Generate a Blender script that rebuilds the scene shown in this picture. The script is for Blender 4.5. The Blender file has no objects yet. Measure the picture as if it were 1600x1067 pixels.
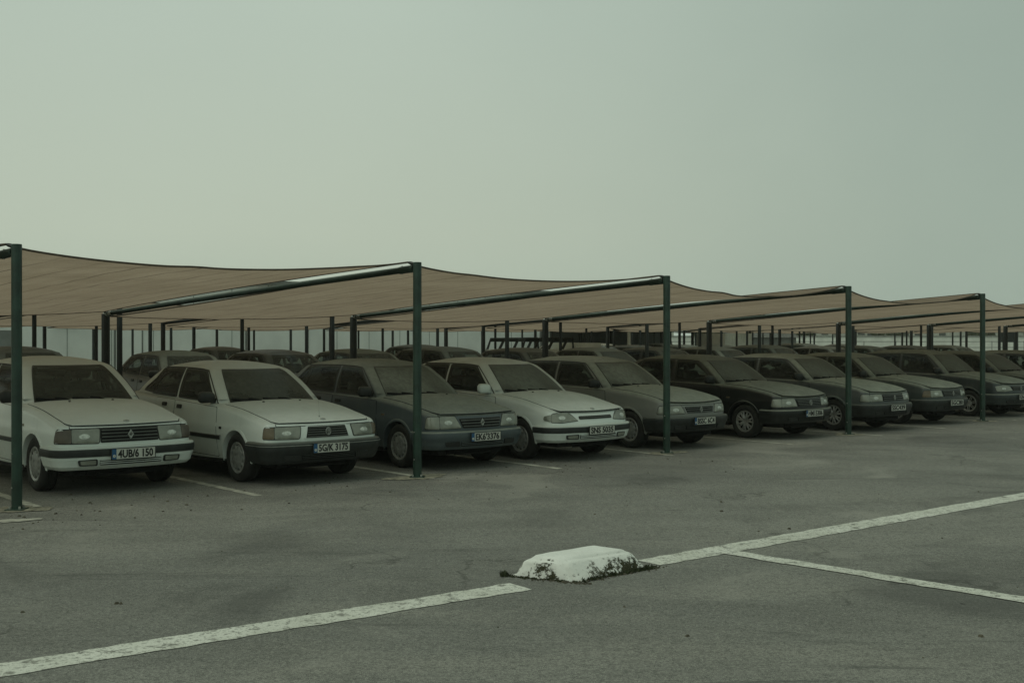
import bpy, bmesh, math, random
from mathutils import Vector, Matrix
R_ = math.radians
rnd = random.Random(7)
SC = bpy.context.scene
COL = SC.collection

# ------------------------------------------------------------------ camera
cam_d = bpy.data.cameras.new("camera")
cam_d.lens = 40.5; cam_d.sensor_width = 36.0
cam_d.clip_start = 0.1; cam_d.clip_end = 3000
cam = bpy.data.objects.new("camera", cam_d)
cam.location = (0, 0, 1.67); cam.rotation_euler = (R_(89.89), 0, 0)
COL.objects.link(cam); SC.camera = cam
SC.view_settings.view_transform = 'Standard'; SC.view_settings.look = 'None'
SC.view_settings.gamma = 1; SC.view_settings.exposure = 0.0
SC.cycles.max_bounces = 8

# ------------------------------------------------------------------ sky and sun
SUN_EL, SUN_AZ = R_(58), R_(-130)          # azimuth measured from +Y towards +X: sun up to the left, behind the camera
w = bpy.data.worlds.new("World"); SC.world = w; w.use_nodes = True
nt = w.node_tree; nt.nodes.clear()
def N(tree, t, **k):
    n = tree.nodes.new(t)
    for a, b in k.items(): setattr(n, a, b)
    return n
out = N(nt, 'ShaderNodeOutputWorld'); bg = N(nt, 'ShaderNodeBackground')
bg.inputs['Strength'].default_value = 0.10
sky = N(nt, 'ShaderNodeTexSky', sky_type='NISHITA', sun_disc=False)
sky.sun_elevation = SUN_EL; sky.sun_rotation = SUN_AZ; sky.dust_density = 8.0; sky.air_density = 1.0
tc = N(nt, 'ShaderNodeTexCoord')
sep = N(nt, 'ShaderNodeSeparateXYZ'); nt.links.new(tc.outputs['Generated'], sep.inputs[0])
rampz = N(nt, 'ShaderNodeValToRGB')         # dust veil: colour by elevation
nt.links.new(sep.outputs['Z'], rampz.inputs[0])
cr = rampz.color_ramp
cr.elements[0].position = 0.0; cr.elements[0].color = (0.405, 0.475, 0.388, 1)
cr.elements[1].position = 1.0; cr.elements[1].color = (0.43, 0.515, 0.447, 1)
e = cr.elements.new(0.09); e.color = (0.450, 0.512, 0.415, 1)
e = cr.elements.new(0.27); e.color = (0.440, 0.520, 0.440, 1)
nz = N(nt, 'ShaderNodeTexNoise'); nz.inputs['Scale'].default_value = 1.7; nz.inputs['Detail'].default_value = 5; nz.inputs['Distortion'].default_value = 0.5
nt.links.new(tc.outputs['Generated'], nz.inputs['Vector'])
mx = N(nt, 'ShaderNodeMath', operation='MULTIPLY_ADD'); mx.inputs[1].default_value = 0.40; mx.use_clamp = False
nt.links.new(nz.outputs[0], mx.inputs[0]); nt.links.new(sep.outputs['X'], mx.inputs[2])
azr = N(nt, 'ShaderNodeMapRange'); azr.interpolation_type = 'SMOOTHSTEP'     # thicker dust towards the right
azr.inputs['From Min'].default_value = 0.05; azr.inputs['From Max'].default_value = 0.75
nt.links.new(mx.outputs[0], azr.inputs['Value'])
azm = N(nt, 'ShaderNodeMixRGB'); azm.inputs[2].default_value = (0.295, 0.367, 0.312, 1)
nt.links.new(azr.outputs[0], azm.inputs[0]); nt.links.new(rampz.outputs[0], azm.inputs[1])
nb = N(nt, 'ShaderNodeTexNoise'); nb.inputs['Scale'].default_value = 2.6; nb.inputs['Detail'].default_value = 6
mp = N(nt, 'ShaderNodeMapping'); mp.inputs['Scale'].default_value = (1, 1, 2.2); nt.links.new(tc.outputs['Generated'], mp.inputs['Vector']); nt.links.new(mp.outputs[0], nb.inputs['Vector'])
vr = N(nt, 'ShaderNodeMapRange'); vr.inputs['From Min'].default_value = 0.3; vr.inputs['From Max'].default_value = 0.7; vr.inputs['To Min'].default_value = 10.45; vr.inputs['To Max'].default_value = 10.85
nt.links.new(nb.outputs[0], vr.inputs['Value'])
vm = N(nt, 'ShaderNodeVectorMath', operation='SCALE')
nt.links.new(azm.outputs[0], vm.inputs[0]); nt.links.new(vr.outputs[0], vm.inputs['Scale'])
mixs = N(nt, 'ShaderNodeMixRGB'); mixs.inputs[0].default_value = 0.96
nt.links.new(sky.outputs[0], mixs.inputs[1]); nt.links.new(vm.outputs[0], mixs.inputs[2])
nt.links.new(mixs.outputs[0], bg.inputs['Color']); nt.links.new(bg.outputs[0], out.inputs[0])

sun_d = bpy.data.lights.new("sun", 'SUN'); sun_d.energy = 0.5; sun_d.angle = R_(25)
sun_d.color = (1.0, 0.97, 0.84)
sun = bpy.data.objects.new("sun", sun_d); COL.objects.link(sun)
sd = Vector((math.sin(SUN_AZ)*math.cos(SUN_EL), math.cos(SUN_AZ)*math.cos(SUN_EL), math.sin(SUN_EL)))
sun.rotation_euler = (-sd).to_track_quat('-Z', 'Y').to_euler(); sun.location = sd*60

# ------------------------------------------------------------------ helpers
def link(o, parent=None):
    COL.objects.link(o)
    if parent: o.parent = parent
    return o
def tag(o, label=None, cat=None, group=None, kind=None):
    if label: o['label'] = label
    if cat: o['category'] = cat
    if group: o['group'] = group
    if kind: o['kind'] = kind
    return o
def empty(name, loc=(0, 0, 0), rz=0.0):
    o = bpy.data.objects.new(name, None); o.location = loc; o.rotation_euler = (0, 0, rz)
    o.empty_display_size = 0.2
    return link(o)
class MB:
    def __init__(s): s.v = []; s.f = []; s.mi = []
    def add(s, vs, fs, mi=0):
        b = len(s.v); s.v += [tuple(v) for v in vs]
        for f in fs: s.f.append(tuple(i+b for i in f)); s.mi.append(mi)
        return s
    def grid(s, rows, mi=0, closed=False):
        n = len(rows[0]); vs = [p for r in rows for p in r]; fs = []
        for i in range(len(rows)-1):
            for j in range(n-1 if not closed else n):
                k = (j+1) % n
                fs.append((i*n+j, i*n+k, (i+1)*n+k, (i+1)*n+j))
        return s.add(vs, fs, mi)
    def box(s, c, d, mi=0, M=None, taper=1.0):
        x, y, z = d[0]/2, d[1]/2, d[2]/2
        vs = [Vector((a*x*(taper if e > 0 else 1), b*y*(taper if e > 0 else 1), e*z)) for e in (-1, 1) for b in (-1, 1) for a in (-1, 1)]
        if M: vs = [M @ v for v in vs]
        vs = [v+Vector(c) for v in vs]
        return s.add(vs, [(0, 2, 3, 1), (4, 5, 7, 6), (0, 1, 5, 4), (2, 6, 7, 3), (0, 4, 6, 2), (1, 3, 7, 5)], mi)
    def tube(s, pts, r, n=10, mi=0, caps=True):
        pts = [Vector(p) for p in pts]; rows = []
        rr = r if isinstance(r, (list, tuple)) else [r]*len(pts)
        for i, p in enumerate(pts):
            t = (pts[min(i+1, len(pts)-1)]-pts[max(i-1, 0)]).normalized()
            a = t.cross(Vector((0, 0, 1)))
            if a.length < 1e-3: a = t.cross(Vector((1, 0, 0)))
            a.normalize(); b = t.cross(a)
            rows.append([p+rr[i]*(math.cos(2*math.pi*k/n)*a+math.sin(2*math.pi*k/n)*b) for k in range(n)])
        base = len(s.v); s.grid(rows, mi, closed=True)
        if caps:
            s.f.append(tuple(base+k for k in range(n))); s.mi.append(mi)
            e_ = base+(len(pts)-1)*n
            s.f.append(tuple(e_+k for k in reversed(range(n)))); s.mi.append(mi)
        return s
    def lathe(s, prof, n=40, mi=0):            # prof: (r, y) about the Y axis
        rows = [[(r*math.cos(2*math.pi*k/n), y, r*math.sin(2*math.pi*k/n)) for k in range(n)] for r, y in prof]
        return s.grid(rows, mi, closed=True)
    def build(s, name, mats, parent=None, ang=35, smooth=True, recalc=True, merge=0.0005):
        if not isinstance(mats, (list, tuple)): mats = [mats]
        bm = bmesh.new()
        vs = [bm.verts.new(v) for v in s.v]
        for f, m in zip(s.f, s.mi):
            try:
                g = bm.faces.new([vs[i] for i in f]); g.material_index = m; g.smooth = smooth
            except ValueError: pass
        if merge: bmesh.ops.remove_doubles(bm, verts=bm.verts, dist=merge)
        bmesh.ops.dissolve_degenerate(bm, edges=bm.edges, dist=1e-5)
        if recalc: bmesh.ops.recalc_face_normals(bm, faces=bm.faces)
        la = math.radians(ang)
        for ed in bm.edges:
            if len(ed.link_faces) == 2 and ed.calc_face_angle(0) > la: ed.smooth = False
        me = bpy.data.meshes.new(name); bm.to_mesh(me); bm.free()
        for m in mats: me.materials.append(m)
        return link(bpy.data.objects.new(name, me), parent)
def lerp(a, b, t): return a+(b-a)*t
def interp(tab, x):                             # smooth (monotone-ish) interpolation of sorted control points
    if x <= tab[0][0]: return tab[0][1]
    if x >= tab[-1][0]: return tab[-1][1]
    for i in range(len(tab)-1):
        x0, y0 = tab[i]; x1, y1 = tab[i+1]
        if x0 <= x <= x1:
            h = x1-x0; t = (x-x0)/h
            def sl(k):
                if k == 0: return (tab[1][1]-tab[0][1])/(tab[1][0]-tab[0][0])
                if k == len(tab)-1: return (tab[-1][1]-tab[-2][1])/(tab[-1][0]-tab[-2][0])
                a = (tab[k][1]-tab[k-1][1])/(tab[k][0]-tab[k-1][0]); b = (tab[k+1][1]-tab[k][1])/(tab[k+1][0]-tab[k][0])
                return 0 if a*b <= 0 else 2*a*b/(a+b)
            m0, m1 = sl(i), sl(i+1)
            return ((2*t**3-3*t*t+1)*y0+(t**3-2*t*t+t)*h*m0+(-2*t**3+3*t*t)*y1+(t**3-t*t)*h*m1)
def round_poly(pts, r, n=4):
    out = []; m = len(pts)
    for i in range(m):
        p = Vector(pts[i]); a = Vector(pts[i-1])-p; b = Vector(pts[(i+1) % m])-p
        k = min(r, a.length*0.45, b.length*0.45)
        if k < 1e-4: out.append(p); continue
        A = p+a.normalized()*k; B = p+b.normalized()*k
        for j in range(n+1):
            t = j/n; out.append(A*(1-t)**2+p*2*t*(1-t)+B*t*t)
    return out
def densify(pts, step):
    out = []; m = len(pts)
    for i in range(m):
        a, b = Vector(pts[i]), Vector(pts[(i+1) % m]); n = max(1, int((b-a).length/step))
        out += [a.lerp(b, j/n) for j in range(n)]
    return out
def polypatch(mb, fmap, pts, d, rim, r=0.02, rings=4, step=0.05, mi=0, bulge=0.0):
    ps = densify(round_poly(pts, r), step)
    c = Vector((sum(p[0] for p in ps)/len(ps), sum(p[1] for p in ps)/len(ps)))
    rows = []
    if rim is not None: rows.append([fmap(p[0], p[1], rim) for p in ps])
    for k in range(rings+1):
        t = 1-k/rings
        if t == 0: t = 0.002
        rows.append([fmap(c[0]+(p[0]-c[0])*t, c[1]+(p[1]-c[1])*t, d+bulge*(1-t*t)) for p in ps])
    mb.grid(rows, mi, closed=True)
    return mb

def shrink(pts, fx, fy=None):
    fy = fx if fy is None else fy
    cx = sum(q[0] for q in pts)/len(pts); cy = sum(q[1] for q in pts)/len(pts)
    return [(q[0]+(-fx if q[0] > cx else fx), q[1]+(-fy if q[1] > cy else fy)) for q in pts]
def ringpatch(mb, fmap, outer, inner, d, r=0.045, step=0.06):
    po = densify(round_poly(outer, r), step); n = len(po)
    pi_ = round_poly(inner, r); dense = densify(pi_, 0.01)
    co = Vector((sum(q[0] for q in inner)/len(inner), sum(q[1] for q in inner)/len(inner)))
    def near(q):
        a = math.atan2(q[1]-co.y, q[0]-co.x)
        return min(dense, key=lambda z: abs(math.remainder(math.atan2(z[1]-co.y, z[0]-co.x)-a, 2*math.pi)))
    pin = [near(q) for q in po]
    mb.grid([[fmap(q[0], q[1], -0.006) for q in po], [fmap(q[0], q[1], d) for q in po], [fmap(q[0], q[1], d) for q in pin], [fmap(q[0], q[1], -0.02) for q in pin]], closed=True)
    return mb

# ------------------------------------------------------------------ materials
MATS = {}
class Mat:
    def __init__(s, name):
        s.m = bpy.data.materials.new(name); s.m.use_nodes = True; s.t = s.m.node_tree
        s.b = s.t.nodes['Principled BSDF']; s.out = s.t.nodes['Material Output']
        s.tc = N(s.t, 'ShaderNodeTexCoord')
    def lk(s, a, b): s.t.links.new(a, b)
    def noise(s, scale, detail=5, rough=0.55, coord='Object', vec=None, dist=0.0):
        n = N(s.t, 'ShaderNodeTexNoise'); n.inputs['Scale'].default_value = scale
        n.inputs['Detail'].default_value = detail; n.inputs['Roughness'].default_value = rough
        n.inputs['Distortion'].default_value = dist
        s.lk(vec if vec is not None else s.tc.outputs[coord], n.inputs['Vector']); return n.outputs[0]
    def scaled(s, sc, coord='Object', rot=(0, 0, 0)):
        m = N(s.t, 'ShaderNodeMapping'); m.inputs['Scale'].default_value = sc; m.inputs['Rotation'].default_value = rot
        s.lk(s.tc.outputs[coord], m.inputs['Vector']); return m.outputs[0]
    def ramp(s, v, stops):
        r = N(s.t, 'ShaderNodeValToRGB'); s.lk(v, r.inputs[0]); c = r.color_ramp
        while len(c.elements) < len(stops): c.elements.new(0.5)
        for el, (p, q) in zip(c.elements, stops):
            el.position = p; el.color = (q, q, q, 1) if not isinstance(q, tuple) else (*q, 1)
        return r.outputs[0]
    def rng(s, v, a, b, c=0.0, d=1.0, smooth=True):
        m = N(s.t, 'ShaderNodeMapRange'); m.interpolation_type = 'SMOOTHSTEP' if smooth else 'LINEAR'
        for k, x in zip(('From Min', 'From Max', 'To Min', 'To Max'), (a, b, c, d)): m.inputs[k].default_value = x
        s.lk(v, m.inputs['Value']); return m.outputs[0]
    def math(s, op, a, b=None, clamp=False):
        m = N(s.t, 'ShaderNodeMath', operation=op); m.use_clamp = clamp
        for i, x in enumerate((a, b)):
            if x is None: continue
            if isinstance(x, (int, float)): m.inputs[i].default_value = x
            else: s.lk(x, m.inputs[i])
        return m.outputs[0]
    def mix(s, f, a, b):
        m = N(s.t, 'ShaderNodeMixRGB')
        for i, x in enumerate((f, a, b)):
            if isinstance(x, (int, float)): m.inputs[i].default_value = x
            elif isinstance(x, tuple): m.inputs[i].default_value = (*x, 1) if len(x) == 3 else x
            else: s.lk(x, m.inputs[i])
        return m.outputs[0]
    def upz(s):
        g = N(s.t, 'ShaderNodeNewGeometry'); q = N(s.t, 'ShaderNodeSeparateXYZ'); s.lk(g.outputs['Normal'], q.inputs[0]); return q.outputs['Z']
    def oz(s, axis='Z', coord='Object'):
        q = N(s.t, 'ShaderNodeSeparateXYZ'); s.lk(s.tc.outputs[coord], q.inputs[0]); return q.outputs[axis]
    def set(s, base=None, rough=None, metal=None, spec=None, bump=None, bstr=0.3, bdist=0.01):
        for k, x in (('Base Color', base), ('Roughness', rough), ('Metallic', metal), ('Specular IOR Level', spec)):
            if x is None: continue
            if isinstance(x, tuple): s.b.inputs[k].default_value = (*x, 1)
            elif isinstance(x, (int, float)): s.b.inputs[k].default_value = x
            else: s.lk(x, s.b.inputs[k])
        if bump is not None:
            bp = N(s.t, 'ShaderNodeBump'); bp.inputs['Strength'].default_value = bstr; bp.inputs['Distance'].default_value = bdist
            s.lk(bump, bp.inputs['Height']); s.lk(bp.outputs[0], s.b.inputs['Normal'])
        return s.m
DUST = (0.290, 0.315, 0.255)
def paint(name, rgb, dust=0.75, rough=0.28, side=0.6):
    if name in MATS: return MATS[name]
    m = Mat(name)
    n1 = m.noise(2.2, 6); n2 = m.noise(14, 5)
    up = m.rng(m.upz(), 0.2, 0.9)
    k = m.math('MULTIPLY', up, m.rng(n1, 0.25, 0.6, 0.7*dust, 1.05*dust))
    low = m.math('MULTIPLY', m.rng(m.oz(), 0.52, 0.20, 0, 0.5*side), m.rng(n2, 0.3, 0.7))
    haze_ = m.rng(n1, 0.35, 0.75, 0.02*side, 0.18*side)
    k = m.math('MAXIMUM', m.math('MAXIMUM', k, low), haze_)
    streak = m.rng(m.noise(1.0, 5, vec=m.scaled((9, 9, 0.8))), 0.52, 0.75, 0.0, 0.14*side)
    k = m.math('ADD', k, streak, clamp=True)
    n3 = m.noise(60, 3)
    dcol = m.mix(m.rng(n2, 0.3, 0.7), DUST, (0.225, 0.245, 0.195))
    dcol = m.mix(m.rng(n3, 0.55, 0.75, 0, 0.25), dcol, (0.10, 0.095, 0.07))
    base = m.mix(k, rgb, dcol)
    m.set(base, m.rng(k, 0, 0.8, rough, 0.85), spec=0.45, bump=n1, bstr=0.03)
    MATS[name] = m.m; return m.m
def glass(name, amount, tint=(0.010, 0.012, 0.011), clear=0.55):
    if name in MATS: return MATS[name]
    m = Mat(name)
    n1 = m.noise(1.3, 4, dist=0.4); n2 = m.noise(26, 4); n3 = m.noise(1, 4, vec=m.scaled((14, 14, 1.6)))
    k = m.rng(n1, 0.3, 0.62, amount*0.6, amount)
    k = m.math('MULTIPLY', k, m.rng(n3, 0.3, 0.65, 0.84, 1.0))
    k = m.math('MULTIPLY', k, m.rng(n2, 0.3, 0.7, 0.88, 1.08), clamp=True)
    base = m.mix(k, tint, (0.300, 0.335, 0.275))
    m.set(base, m.rng(k, 0, 0.6, 0.09, 0.7), spec=0.5)
    tr = N(m.t, 'ShaderNodeBsdfTransparent'); tr.inputs['Color'].default_value = (0.72, 0.78, 0.72, 1)
    mixn = N(m.t, 'ShaderNodeMixShader'); m.lk(m.rng(k, 0.0, 0.7, clear, 0.04, smooth=False), mixn.inputs[0])
    m.lk(m.b.outputs[0], mixn.inputs[1]); m.lk(tr.outputs[0], mixn.inputs[2]); m.lk(mixn.outputs[0], m.out.inputs['Surface'])
    MATS[name] = m.m; return m.m
def simple(name, rgb, rough=0.6, metal=0.0, var=0.25, scale=8, dust=0.0, bump=0.0, spec=0.4):
    if name in MATS: return MATS[name]
    m = Mat(name)
    n1 = m.noise(scale, 6)
    dark = tuple(c*(1-var) for c in rgb); lite = tuple(min(1, c*(1+var)) for c in rgb)
    base = m.mix(m.rng(n1, 0.3, 0.7), dark, lite)
    if dust > 0:
        up = m.rng(m.upz(), -0.1, 0.9, 0.15*dust, dust)
        base = m.mix(m.math('MULTIPLY', up, m.rng(n1, 0.2, 0.65, 0.6, 1)), base, DUST)
    m.set(base, rough, metal, spec, bump=n1 if bump else None, bstr=bump)
    MATS[name] = m.m; return m.m
M_RUB = simple('black_rubber_trim', (0.009, 0.010, 0.010), 0.5, dust=0.2)
M_PLAS = simple('dark_bumper_plastic', (0.014, 0.017, 0.018), 0.45, dust=0.28)
M_SEAM = simple('seam_black', (0.006, 0.006, 0.006), 0.9)
M_TYRE = simple('tyre_rubber', (0.013, 0.013, 0.012), 0.85, dust=0.15, scale=12, bump=0.1)
M_UNDER = simple('underbody_black', (0.008, 0.008, 0.008), 0.9)
M_CAP = simple('hubcap_grey', (0.25, 0.26, 0.245), 0.42, metal=0.2, dust=0.3, scale=20)
M_ALLOY = simple('alloy_silver', (0.36, 0.37, 0.35), 0.38, metal=0.5, dust=0.15, scale=20)
M_CHROME = simple('dull_chrome', (0.36, 0.38, 0.35), 0.35, metal=0.7)
M_SEAT = simple('seat_fabric', (0.085, 0.088, 0.08), 0.9, var=0.3, scale=20)
M_LENS = None
def lens_mat():
    m = Mat('headlamp_lens'); n = m.noise(7, 4)
    wv = N(m.t, 'ShaderNodeTexWave'); wv.bands_direction = 'Y'; wv.inputs['Scale'].default_value = 22
    m.lk(m.tc.outputs['Object'], wv.inputs['Vector'])
    base = m.mix(m.rng(n, 0.3, 0.7), (0.15, 0.165, 0.135), (0.27, 0.285, 0.235))
    base = m.mix(m.math('MULTIPLY', wv.outputs[1], 0.3), base, (0.26, 0.27, 0.22))
    return m.set(base, 0.10, 0.1, 0.7)
M_LENS = lens_mat()
M_REFL = simple('lamp_reflector', (0.55, 0.58, 0.52), 0.25, metal=0.3, var=0.3, scale=25)
M_INDI = simple('indicator_lens', (0.14, 0.115, 0.075), 0.25, var=0.2)
M_PLATE = simple('plate_white', (0.52, 0.53, 0.47), 0.5, var=0.08, dust=0.12)
M_PBLUE = simple('plate_blue', (0.02, 0.09, 0.20), 0.5, var=0.15)
M_PTXT = simple('plate_letters', (0.012, 0.012, 0.012), 0.6)
M_TAIL = simple('tail_lamp_red', (0.16, 0.02, 0.015), 0.3)
M_POST = simple('green_steel_paint', (0.012, 0.036, 0.025), 0.42, var=0.35, scale=6, dust=0.10)
M_RAFT = simple('highlit_dusty_green_rafter', (0.010, 0.026, 0.019), 0.68, var=0.3, scale=4, dust=0.25, spec=0.25)  # dust tone on upper sides also puts the pipes' top highlight into the colour
M_POSTD = simple('dark_steel_paint', (0.009, 0.013, 0.011), 0.5, var=0.35, scale=6, dust=0.03)
M_CLAMP = simple('galvanised_steel', (0.34, 0.35, 0.31), 0.45, metal=0.5)

# ------------------------------------------------------------------ text
def text_mesh(txt, size, width=None):
    cu = bpy.data.curves.new('t', 'FONT'); cu.body = txt; cu.size = size; cu.align_x = 'CENTER'; cu.align_y = 'CENTER'
    cu.extrude = 0.0012; cu.resolution_u = 3; cu.offset = 0.0032
    o = bpy.data.objects.new('t', cu); COL.objects.link(o)
    dg = bpy.context.evaluated_depsgraph_get(); me = bpy.data.meshes.new_from_object(o.evaluated_get(dg))
    bpy.data.objects.remove(o)
    vs = [v.co.copy() for v in me.vertices]; fs = [tuple(p.vertices) for p in me.polygons]
    if width and vs:
        x0 = min(v.x for v in vs); x1 = max(v.x for v in vs); k = width/(x1-x0); c = (x0+x1)/2
        for v in vs: v.x = (v.x-c)*k
    y0 = min(v.y for v in vs); y1 = max(v.y for v in vs)
    for v in vs: v.y -= (y0+y1)/2
    bpy.data.meshes.remove(me)
    return vs, fs

# ------------------------------------------------------------------ cars
class Body:
    """Lower body: rounded plan outline with height profiles; local x forward (front axle at 0), y left, z up."""
    def __init__(s, c):
        s.c = c
        xf, xr, W = c['xf'], c['xr'], c['W']
        s.W = W
        rf, rr = c.get('rf', 0.17), 0.15
        bow, bowr = c.get('bow', 0.09), 0.06
        pts = []
        def side(x):
            t = (x-(xf+xr)/2)/((xf-xr)/2)
            return W*(1-0.035*t*t-0.02*t**4)
        yc = W-rf-0.02
        for j in range(15):
            y = yc*j/14; pts.append((xf-bow*(y/W)**2, y))
        xs = pts[-1][0]-rf
        A = Vector(pts[-1]); B = Vector((xs, side(xs))); Cc = Vector((A.x-2*bow*yc/W/W*(B.y-yc)*0.6, B.y+0.004))
        for j in range(1, 9):
            t = j/9; pts.append(tuple(A*(1-t)**2+Cc*2*t*(1-t)+B*t*t))
        s.xs0 = xs
        s.ra = c.get('ra', 0.325); s.zc = 0.285; s.wb = c['wb']
        yc2 = W*0.945-rr; xe = xr+bowr*(yc2/W)**2+rr
        xl = []
        x = xs
        while x > xe: xl.append(x); x -= 0.055
        for ax in (0, -s.wb):
            xl = [q for q in xl if abs(q-ax) > s.ra+0.012]
            xl += [ax+s.ra*math.cos(math.pi*k/16) for k in range(17)]
            xl += [ax+s.ra+0.0006, ax-s.ra-0.0006]
        xl.append(xe)
        xl = sorted(set(round(q, 5) for q in xl), reverse=True)
        for q in xl: pts.append((q, side(q)))
        A = Vector((xe, side(xe))); B = Vector((xr+bowr*(yc2/W)**2, yc2)); Cc = Vector((B.x, A.y))
        for j in range(1, 9):
            t = j/9; pts.append(tuple(A*(1-t)**2+Cc*2*t*(1-t)+B*t*t))
        for j in range(11):
            y = yc2*(1-j/10); pts.append((xr+bowr*(y/W)**2, y))
        s.pts = pts; n = len(pts)
        s.S = [0.0]
        for i in range(1, n): s.S.append(s.S[-1]+math.dist(pts[i], pts[i-1]))
        s.nrm = []
        for i in range(n):
            a = pts[max(i-1, 0)]; b = pts[min(i+1, n-1)]
            # widen the stencil where points nearly coincide
            k0, k1 = i, i
            while k0 > 0 and s.S[i]-s.S[k0] < 0.03: k0 -= 1
            while k1 < n-1 and s.S[k1]-s.S[i] < 0.03: k1 += 1
            a, b = pts[k0], pts[k1]
            t = Vector((b[0]-a[0], b[1]-a[1])).normalized()
            s.nrm.append((-t.y, t.x) if True else None)
        # outward: front centre must be (+1, 0)
        s.nrm = [(-q[0], -q[1]) if (i == 0 and q[0] < 0) else q for i, q in enumerate(s.nrm)]
        if s.nrm[5][0] < 0: s.nrm = [(-a, -b) for a, b in s.nrm]
        s.nrm[0] = (1, 0); s.nrm[-1] = (-1, 0)
        s.offS = [(0.15, -0.07), (0.22, -0.035), (0.34, -0.008), (0.50, 0.004), (0.64, 0.0), (0.655, -0.006), (0.80, -0.026), (1.0, -0.06)]
        s.offF = c.get('offF', [(0.15, -0.10), (0.30, -0.02), (0.52, -0.005), (0.70, -0.045), (0.9, -0.12)])
        s.offR = [(0.15, -0.08), (0.30, -0.01), (0.6, 0.0), (0.85, -0.04), (1.0, -0.08)]
        s.r = 0.06
    def zt(s, x): return interp(s.c['top'], x)
    def at(s, sv):
        a = abs(sv); S = s.S
        if a >= S[-1]: return s.pts[-1], s.nrm[-1]
        lo, hi = 0, len(S)-1
        while hi-lo > 1:
            m = (lo+hi)//2
            if S[m] <= a: lo = m
            else: hi = m
        t = (a-S[lo])/max(1e-9, S[hi]-S[lo])
        p = (lerp(s.pts[lo][0], s.pts[hi][0], t), lerp(s.pts[lo][1], s.pts[hi][1], t))
        q = Vector((lerp(s.nrm[lo][0], s.nrm[hi][0], t), lerp(s.nrm[lo][1], s.nrm[hi][1], t))).normalized()
        return p, (q.x, q.y)
    def P(s, sv, z, d=0.0):
        p, n = s.at(sv)
        fw = max(0, n[0])**2; rw = max(0, -n[0])**2; sw = max(0, 1-fw-rw)
        off = fw*interp(s.offF, z)+rw*interp(s.offR, z)+sw*interp(s.offS, z)
        zt = s.zt(p[0]); r = lerp(s.r, 0.014, fw)
        if z > zt-r:
            k = min(1, (z-zt+r)/r); off -= r*(1-math.sqrt(max(0, 1-k*k)))
        x = p[0]+n[0]*(off+d); y = p[1]+n[1]*(off+d)
        return Vector((x, -y if sv >= 0 else y, z))
    def s_of_x(s, x):
        for i in range(1, len(s.pts)):
            if s.pts[i][0] <= x and s.S[i] > 0.3:
                a, b = s.pts[i-1][0], s.pts[i][0]
                return lerp(s.S[i-1], s.S[i], (a-x)/max(1e-9, a-b))
        return s.S[-1]
    def side(s, x, z, d=0.0, sgn=1):
        return s.P(sgn*s.s_of_x(x), z, d)
    def ys(s, x):
        return abs(s.P(s.s_of_x(x), s.zt(x)).y)
    def zcap(s, x, y, ysv):
        q = min(1, abs(y)/max(ysv, 1e-3)); cr = s.c.get('crown', 0.04)
        return s.zt(x)+cr*(1-q*q)*min(1, max(0, (s.c['xf']-x)/0.35))
    def mesh(s):
        mb = MB(); zt = s.zt
        halves = []
        for sg in (1, -1):
            cols = []
            for i, (x, y) in enumerate(s.pts):
                zb = s.c.get('sill', 0.20)
                if x > s.ra+0.02 or x < -s.wb-s.ra-0.02: zb = s.c.get('bz', (0.275, 0.498))[0]+0.03
                for ax in (0, -s.wb):
                    if abs(x-ax) <= s.ra+1e-4: zb = s.zc+math.sqrt(max(0, s.ra**2-(x-ax)**2))
                z1 = zt(x); r = lerp(s.r, 0.014, max(0, s.nrm[i][0])**2)
                zs = [lerp(zb, z1-r, j/13) for j in range(14)]+[z1-r+r*math.sin(math.pi/2*k/4) for k in (1, 2, 3, 4)]
                cols.append([s.P(sg*max(s.S[i], 1e-6), z) for z in zs])
            halves.append(cols); mb.grid(cols)
        a, b = halves; m = 14; rows = []
        for i in range(len(s.pts)):
            p, q = a[i][-1], b[i][-1]; ysv = abs(p.y)
            rows.append([Vector((lerp(p.x, q.x, j/m), lerp(p.y, q.y, j/m), s.zcap(s.pts[i][0], lerp(p.y, q.y, j/m), ysv))) for j in range(m+1)])
        mb.grid(rows)
        return mb
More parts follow.
